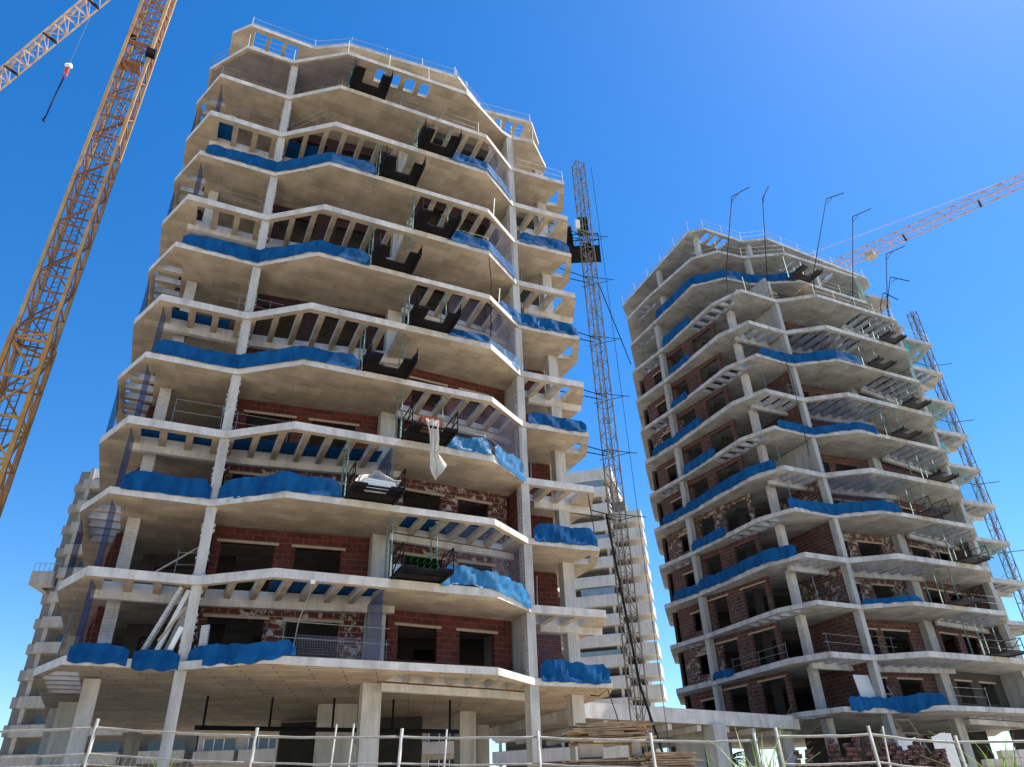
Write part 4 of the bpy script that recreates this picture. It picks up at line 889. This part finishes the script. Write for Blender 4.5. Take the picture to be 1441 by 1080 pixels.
m = MB(); m.tube([(4.6, 36.4, ZA(5) - 1.0), (5.4, 36.8, ZA(2)), (6.2, 36.4, GZ + 1.6)], .06); tag(m.build('steel_tube', M['black']), 'long dark tube leaning down across the foot of the hoist mast', 'tube')
m = MB(); m.tube([(6.35, 38.1, 43), (6.5, 38.1, 20), (6.6, 38.1, 4)], .015, 4); tag(m.build('power_cable', M['rebar']), 'thin cable hanging straight down right of the tall hoist mast', 'cable')

# ------------------------------------------------------------------ podium between the towers
pd = thing('podium_deck', 'long grey concrete deck joining the two towers at first floor height', 'deck', (9, 46, GZ))
m = MB(); dv = Vector((10.5 - 2.97, 45.65 - 40.67)).normalized(); nv = Vector((-dv.y, dv.x)); a = Vector((2.5, 40.36)); b_ = a + dv * 17
m.slab([tuple(a), tuple(b_), tuple(b_ + nv * 9), tuple(a + nv * 9)], [], 7.34, .75, 0, 1, 0); m.build('deck_slab', [M['concrete'], M['soffit']], pd)
m = MB(); 
for k in range(7):
    p = a + dv * (2.2 + k * 2.2) + nv * .3; q = p + nv * 8.4; m.bar((*p, 6.43), (*q, 6.43), .3, .3)
m.build('deck_rib', M['concrete'], pd)
for (x, y, wx, wy) in ((10.6, 45.9, 1.0, .8), (9.6, 48.5, 1.9, .4), (15.8, 50.6, .9, .7)):
    m = MB(); m.box(x, y, GZ, wx, wy, 7.34 - .753 - GZ, .58); m.build('deck_column', M['column'], pd)

# ------------------------------------------------------------------ apartment blocks behind
def apt_left():
    o = thing('apartment_building', 'grey finished apartment block with stacked balconies behind the nearer tower at far left', 'building', (-45, 97, GZ))
    rot = R(6); C0 = Vector((-57.6, 90.0)); ex = Vector((math.cos(rot), math.sin(rot))); ey = Vector((-ex.y, ex.x))
    def q(a, b): p = C0 + ex * a + ey * b; return (p.x, p.y)
    def blk(m, a0, a1, b0, b1, z0, z1, mi=0): m.hexa([(*p, z0) for p in (q(a0, b0), q(a1, b0), q(a1, b1), q(a0, b1))] + [(*p, z1) for p in (q(a0, b0), q(a1, b0), q(a1, b1), q(a0, b1))], mi)
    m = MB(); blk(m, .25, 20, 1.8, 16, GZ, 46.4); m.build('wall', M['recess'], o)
    m = MB(); blk(m, 2.2, 18, 2.2, 14, 46.4, 49.6); m.build('penthouse', M['apt2'], o)
    m = MB(); blk(m, 1.8, 18.4, 1.9, 14.4, 49.6, 50.0); m.build('roof', M['apt'], o)
    m = MB(); m.tube([(*q(4.2, 3.2), 50.0), (*q(4.2, 3.2), 52.6)], .45, 10); m.build('flue', M['white'], o)
    m = MB(); blk(m, 4.6, 9.5, 2.13, 2.197, 47.0, 49.0); m.build('window', M['glass'], o)
    z = 3.9; k = 0
    while z < 45.5:
        for (a0, a1) in ((0.0, 5.6), (6.6, 12.2), (13.2, 19.4)):
            if z > 30.5: a0 += .2
            m = MB(); blk(m, a0, a1, 0, 1.797, z, z + .22); blk(m, a0, a1, 0, .16, z + .22, z + 1.25); blk(m, a0, a0 + .16, .16, 1.797, z + .22, z + 1.25); blk(m, a1 - .16, a1, .16, 1.797, z + .22, z + 1.25)
            bo = m.build('balcony', M['apt'], o)
            m = MB(); blk(m, a0 + .35, a0 + .85, .35, .85, z + 1.25, z + 3.0); m.build('balcony_column', M['apt'], bo)
            m = MB(); blk(m, a0 + 1.5, a1 - .5, 1.73, 1.797, z + .3, z + 2.5); m.build('window', M['glass'], bo)
            if k == 13 and a0 < 1:
                m = MB(); blk(m, a0 + 1.2, a1 - .3, .05, .12, z + 1.45, z + 2.75); m.build('shutter', M['shutter'], bo)
        m = MB(); blk(m, -1.75, .247, 2.0, 15, z + .3, z + 1.5); blk(m, -1.5, .247, 2.2, 14, z + 1.5, z + 3.3, 1); m.build('side_bay', [M['apt2'], M['recess']], o)
        z += 3.0; k += 1
    m = MB(); blk(m, -2.6, -1.753, 1.0, 10, 29.9, 31.6); blk(m, -2.6, -.0, -.4, .997, 29.9, 31.6); m.build('terrace', M['apt'], o)
    m = MB()
    for t in range(6): m.bar((*q(-2.5 + t * .6, -.3), 31.6), (*q(-2.5 + t * .6, -.3), 32.6), .05)
    m.bar((*q(-2.5, -.3), 32.6), (*q(.6, -.3), 32.6), .06); m.build('terrace_rail', M['rail'], o)
    # low wing seen under the nearer tower
    o2 = thing('apartment_building', 'low grey apartment wing with dark window bands seen under the nearer tower', 'building', (-22, 92, GZ))
    rot2 = R(-2); C0 = Vector((-37.0, 90.5)); ex = Vector((math.cos(rot2), math.sin(rot2))); ey = Vector((-ex.y, ex.x))
    def q(a, b): p = C0 + ex * a + ey * b; return (p.x, p.y)
    m = MB(); L = 30.5
    def blk(m, a0, a1, b0, b1, z0, z1, mi=0): m.hexa([(*p, z0) for p in (q(a0, b0), q(a1, b0), q(a1, b1), q(a0, b1))] + [(*p, z1) for p in (q(a0, b0), q(a1, b0), q(a1, b1), q(a0, b1))], mi)
    blk(m, 0, L, 1.5, 12, GZ, 22); m.build('wall', M['apt'], o2)
    for k in range(6):
        z = 3.6 + k * 3.0
        for j in range(6):
            a0 = .2 + j * 5.1
            m = MB(); blk(m, a0, a0 + 4.6, 0.2, 1.497, z, z + 1.2); bo = m.build('balcony', M['apt'], o2)
            m = MB(); blk(m, a0 + .5, a0 + 4.0, 1.42, 1.497, z + 1.25, z + 2.5); m.build('window', M['glass'], bo)
            m = MB(); 
            for t in range(3): blk(m, a0 + .5 + t * 1.15, a0 + .58 + t * 1.15, 1.38, 1.417, z + 1.25, z + 2.5)
            m.build('window_frame', M['white'], bo)
apt_left()
def apt_right():
    o = thing('apartment_building', 'cream apartment block with stacked white balconies between the two towers', 'building', (8, 125, GZ))
    rot = R(-14); C0 = Vector((-5.0, 120.5)); ex = Vector((math.cos(rot), math.sin(rot))); ey = Vector((-ex.y, ex.x))
    def q(a, b): p = C0 + ex * a + ey * b; return (p.x, p.y)
    def blk(m, a0, a1, b0, b1, z0, z1, mi=0, cut=0): m.hexa([(*p, z0) for p in (q(a0 + cut, b0), q(a1 - cut, b0), q(a1, b1), q(a0, b1))] + [(*p, z1) for p in (q(a0 + cut, b0), q(a1 - cut, b0), q(a1, b1), q(a0, b1))], mi)
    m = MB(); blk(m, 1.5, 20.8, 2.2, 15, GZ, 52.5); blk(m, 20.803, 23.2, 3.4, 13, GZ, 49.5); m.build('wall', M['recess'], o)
    m = MB(); blk(m, 0.0, 21.8, 0, 15.3, 52.5, 54.6); m.build('roof', M['aptcream'], o)
    z = 4.6; k = 0
    while z < 51:
        m = MB(); blk(m, 0, 21.0, 0, 2.197, z, z + .25, cut=.5); blk(m, 0, 21.0, 0, .16, z + .25, z + 1.7, cut=.5); blk(m, 0, .16, .163, 2.197, z + .25, z + 1.7); blk(m, 20.84, 21.0, .163, 2.197, z + .25, z + 1.7)
        bo = m.build('balcony', M['aptcream'], o)
        m = MB()
        for t in range(5): blk(m, 1.9 + t * 4.0, 5.2 + t * 4.0, 2.1, 2.197, z + .3, z + 2.5)
        m.build('window', M['glass'], bo)
        if k % 3 == 0:
            m = MB(); blk(m, 13.0 + (k % 2) * 2, 20.3, .05, .1, z + 1.7, z + 2.4 + .4 * (k % 2)); m.build('balcony_glazing', M['glassblue'], bo)
        for t in range(3): m = MB(); blk(m, .9 + t * 9.4, 1.3 + t * 9.4, .6, 1.0, z + 1.3, z + 3.0); m.build('balcony_column', M['aptcream'], bo)
        if z + 1.4 < 50:
            zz = z - 1.5
            m = MB(); blk(m, 21.05, 25.7, 1.2, 6.2, zz, zz + .3, cut=.0); blk(m, 21.05, 25.7, 1.2, 1.4, zz + .3, zz + 1.8); blk(m, 25.5, 25.7, 1.403, 6.2, zz + .3, zz + 1.8); bo = m.build('end_balcony', M['aptcream'], o)
            m = MB(); blk(m, 21.3, 22.9, 3.33, 3.397, zz + .4, zz + 2.6); m.build('window', M['glass'], bo)
        z += 3.0; k += 1
apt_right()

# ------------------------------------------------------------------ fence on the near kerb
FY = 17.0
posts = [(-9.05, 2.26 + EYE, .17), (-5.63, 1.98 + EYE, .16), (-2.58, 1.86 + EYE, .16), (.26, 1.76 + EYE, .12), (2.6, 1.61 + EYE, .15), (4.80, 1.54 + EYE, .14)]
fr = [(5.06, 1.56 + EYE, .16), (6.91, 1.53 + EYE, .15), (8.56, 1.32 + EYE, .12), (11.5, 1.30 + EYE, .12)]
def fence(a, b, y, label, mesh, second=.5, last=False):
    (xa, za, ea), (xb, zb_, eb) = a, b; g0 = gz(y)
    o = thing('fence_panel', label, 'fence', ((xa + xb) / 2, y, g0), 'galvanised site fence panels')
    for x, z, e in ((xa, za, ea), (xb - .06, zb_, eb))[:2 if last else 1]:
        m = MB(); m.tube([(x - .10 * (1 if x < 0 else -.4), y, g0), (x, y, z + e)], .036, 8); m.build('post', M['rail'], o)
    for d, r_ in ((0, .026), (second, .021), (1.55, .022)):
        m = MB(); n = 7
        m.tube([(xa + (xb - xa) * i / n, y + .01, za + (zb_ - za) * i / n - d - .025 * math.sin(math.pi * i / n) * rnd.uniform(.4, 1.3)) for i in range(n + 1)], r_, 6); m.build('fence_rail', M['rail'], o)
    if mesh:
        m = MB(); n = int((xb - xa) / .13)
        for i in range(1, n):
            x = xa + (xb - xa) * i / n; z = za + (zb_ - za) * i / n - second; m.tube([(x, y, z), (x - .25, y, z - 1.0)], .008, 4)
        for k in range(1, 6): m.tube([(xa, y, za - second - k * .2), (xb, y, zb_ - second - k * .2)], .008, 4)
        m.build('wire_mesh', M['rail'], o)
    return o
fence((-12.6, 2.28 + EYE, .1), posts[0], FY, 'leftmost fence panel, cut by the left edge of the picture', True)
names = ['second fence panel from the left, with wire mesh below its middle rail', 'third fence panel from the left, below the big square column', 'fence panel in front of the strip of sky under the nearer tower', 'fence panel in front of the plank stacks', 'fence panel right of the plank stacks, before the palm']
for i in range(5): fence(posts[i], posts[i + 1], FY + .02 * i, names[i], i == 0, last=i == 4)
rn = ['leaning fence panel right of the left grass tuft', 'fence panel in front of the leaning white boards', 'rightmost fence panel beside the right grass tuft']
for i in range(3): fence(fr[i], fr[i + 1], FY - .4 - .05 * i, rn[i], False, last=i == 2)
# second lower rail run with short stakes
for (x, y, h, lab) in ((-4.45, 18.6, 1.95, 'left one of a close pair of stakes behind the third fence panel'), (-4.05, 18.6, 1.95, 'right one of a close pair of stakes behind the third fence panel'), (-1.9, 18.5, 1.75, 'leaning stake right of the big square column'), (7.8, 18.2, 1.45, 'short pale stake behind the leaning fence panel')):
    m = MB(); m.tube([(x, y, gz(y)), (x + .12, y, gz(y) + h)], .022); tag(m.build('steel_stake', M['rail']), lab, 'stake', 'stakes behind the fence')

# planks, boards, ladder, plants
def plankstack(cx, cy, z0, n, wd, dp, label, m0, seed, rows=5):
    r = random.Random(seed); b = MB()
    for k in range(n):
        for i in range(rows):
            L = wd * r.uniform(.55, 1.05); x = cx + r.uniform(-.12, .12) * wd; y = cy + (i - rows / 2) * dp / rows; a = r.uniform(-.10, .10)
            z = z0 + k * .062 + r.uniform(0, .012); d = Vector((math.cos(a), math.sin(a) * .6, r.uniform(-.035, .035))) * L / 2
            b.bar((Vector((x, y, z)) - d), (Vector((x, y, z)) + d), dp / rows * .85, .045, m=r.choice((0, 0, 1, 2)))
    return tag(b.build('plank_stack', [M['wood'], M['woodd'], M['woodl']]), label, 'planks', 'stacks of weathered planks')
plankstack(2.55, 25.2, 3.95, 9, 2.3, 1.0, 'topmost stack of weathered planks under the hoist mast', 0, 1)
m = MB(); m.box(1.95, 25.2, 3.55, .7, .9, .36); tag(m.build('spacer_block', M['lintel']), 'wide pale block holding up the topmost plank stack at left', 'block')
m = MB(); m.box(3.3, 25.2, 3.55, .25, .9, .36); tag(m.build('spacer_block', M['lintel']), 'narrow pale block holding up the topmost plank stack at right', 'block')
plankstack(2.5, 25.1, 2.05, 23, 2.5, 1.1, 'lower stack of weathered planks beneath the topmost one', 0, 2)
plankstack(4.15, 24.6, 2.05, 25, 1.7, 1.0, 'stack of brown planks to the right of the two piled stacks', 0, 3)
plankstack(.75, 25.6, 2.05, 23, 1.1, .9, 'dark heap of boards at the left of the plank stacks', 0, 4)
ld = thing('ladder', 'tall grey metal ladder leaning on the first slab of the farther tower', 'ladder', (23.6, 50, GZ))
a, b_ = Vector((24.0, 49.0, GZ)), Vector((21.9, 50.2, 9.0)); s_ = Vector((1.1, .45, 0))
for o_ in (Vector(), s_): m = MB(); m.bar(a + o_, b_ + o_, .08); m.build('ladder_rail', M['rail'], ld)
for k in range(9): m = MB(); p = a.lerp(b_, (k + .5) / 9.2); m.bar(p, p + s_, .06); m.build('rung', M['rail'], ld)
for (x0, x1, zt, lab) in ((21.1, 22.35, 5.55, 'left one of two bright white boards behind the right fence'), (23.05, 24.2, 5.75, 'right one of two bright white boards behind the right fence')):
    m = MB(); n = 6; y = 47.0
    top = [zt + .06 * math.sin(i * 1.1 + x0) + .02 * i for i in range(n + 1)]
    for i in range(n):
        xa, xb = x0 + (x1 - x0) * i / n, x0 + (x1 - x0) * (i + 1) / n
        m.hexa([(xa, y - .1, GZ), (xb, y - .1, GZ), (xb, y - .06, GZ), (xa, y - .06, GZ), (xa, y, top[i]), (xb, y, top[i + 1]), (xb, y + .04, top[i + 1]), (xa, y + .04, top[i])])
    tag(m.build('white_board', M['board']), lab, 'board', 'white boards leaning by the farther tower')
m = MB(); q = V[2] + TV - EV * 1.4 + NV * .5; m.hexa([p_ for p_ in [(q.x, q.y, ZB(2)), (q.x + 1.1, q.y + .4, ZB(2)), (q.x + 1.1, q.y + .46, ZB(2)), (q.x, q.y + .06, ZB(2)), (q.x - .1, q.y + .3, ZB(2) + 2), (q.x + 1.0, q.y + .7, ZB(2) + 2), (q.x + 1.0, q.y + .76, ZB(2) + 2), (q.x - .1, q.y + .36, ZB(2) + 2)]]); tag(m.build('grey_panel', M['shutter']), 'plain grey panel leaning on the first slab of the farther tower', 'panel')
bw = thing('brick_stack', 'rough pile of bricks and pale blocks on the ground at the right', 'bricks', (27.4, 48, GZ)); r = random.Random(3)
m = MB()
for i in range(9):
    for k in range(7 - abs(i - 5) // 2): m.box(25.3 + i * .5 + r.uniform(-.05, .05), 48 + r.uniform(-.1, .1), GZ + k * .42, .45, .5, .4, r.uniform(-.1, .1))
m.build('pale_block', M['concrete'], bw)
m = MB()
for i in range(7):
    for k in range(5): m.box(25.5 + i * .5, 47.3, GZ + k * .35, .46, .4, .33, r.uniform(-.1, .1))
m.build('red_block', M['hollow'], bw)
bwall = MB()
for i in range(30):
    for k in range(r.randint(10, 16)): bwall.box(14.4 + i * .26, 44.2 + r.uniform(-.3, .3), GZ + k * .22, .24, .4, .2, r.uniform(-.2, .2))
tag(bwall.build('rubble_pile', M['brick_dull']), 'long dark heap of broken brick behind the leaning fence panel', 'rubble')  # dull brick colour stands in for the shade on the heap
def grass(cx, cy, n, hgt, label, seed):
    r = random.Random(seed); b = MB()
    for i in range(n):
        x, y = cx + r.gauss(0, .22), cy + r.gauss(0, .16); a = r.uniform(0, 6.28); h = hgt * r.uniform(.45, 1.1); sp = r.uniform(.15, .6) * h; w_ = r.uniform(.012, .03)
        d = Vector((math.cos(a), math.sin(a), 0)); sd = Vector((-d.y, d.x, 0)); G = []
        for k in range(6):
            t = k / 5; c = Vector((x, y, gz(cy))) + d * sp * t * t + Vector((0, 0, h * (t - .28 * t * t * (1 if sp > .3 else .2)))); ww = w_ * (1 - t) + .002
            G.append([c - sd * ww, c + sd * ww + Vector((0, 0, .004))])
        b.grid(G)
    return tag(b.build('grass_tuft', M['grass']), label, 'plant', 'tufts of tall grass by the fence')
grass(3.55, 13.2, 60, 2.5, 'tall green grass tuft in front of the fence, right of centre', 1)
grass(7.6, 13.3, 60, 2.1, 'green grass tuft at the lower right corner', 2)
grass(-6.9, 15.8, 26, 1.9, 'sparse weed growing at the left mesh fence', 3)
grass(-6.0, 15.9, 14, 1.7, 'smaller sparse weed right of the other one by the left post', 4)
def palm(x, y, h, label, seed, nf=26, fl=2.4):
    r = random.Random(seed); o = thing('palm_tree', label, 'palm tree', (x, y, GZ), 'palm trees behind the site')
    m = MB(); m.tube([(x, y, GZ), (x + .1, y, GZ + h * .5), (x + .15, y, GZ + h)], [.28, .22, .2], 8); m.build('trunk', M['bark'], o)
    m = MB()
    for i in range(nf):
        a = r.uniform(0, 6.28); el = r.uniform(-.35, 1.25); L = fl * r.uniform(.8, 1.1); c = Vector((x + .15, y, GZ + h)); pts = []
        for k in range(8):
            t = k / 7; pts.append(c + Vector((math.cos(a) * L * t * math.cos(el * (1 - .5 * t)), math.sin(a) * L * t * math.cos(el), L * (math.sin(el) * t - .55 * t * t))))
        m.tube(pts, .02, 4)
        for k in range(1, 8):
            d = (pts[k] - pts[k - 1]).normalized(); sd = d.cross(Vector((0, 0, 1))).normalized()
            for sg in (-1, 1):
                for q_ in range(3):
                    p0 = pts[k - 1].lerp(pts[k], q_ / 3); ln = .55 * (1 - .5 * k / 8) * r.uniform(.8, 1.1); tip = p0 + sd * sg * ln * .8 + d * ln * .5 - Vector((0, 0, ln * r.uniform(.15, .5)))
                    m.face([p0, p0 + d * .07, tip])
    m.build('crown', M['leaf'], o); return o
palm(10.9, 62, 5.6, 'dark green palm left of the wide deck wall', 1, 34, 2.3)
palm(9.9, 65, 3.6, 'lower palm half hidden beside the plank stacks', 2, 22, 2.0)
palm(15.0, 62, 3.9, 'small palm seen through the gap right of the deck wall', 3, 22, 1.6)
palm(34, 68, 3.4, 'bushy palm at the far lower right behind the farther tower', 4, 24, 2.0)
print('THINGS', len(LABELS))
for k_, v_ in LABELS.items():
    if len(v_) > 1: print('DUPLICATE LABEL', k_, v_)
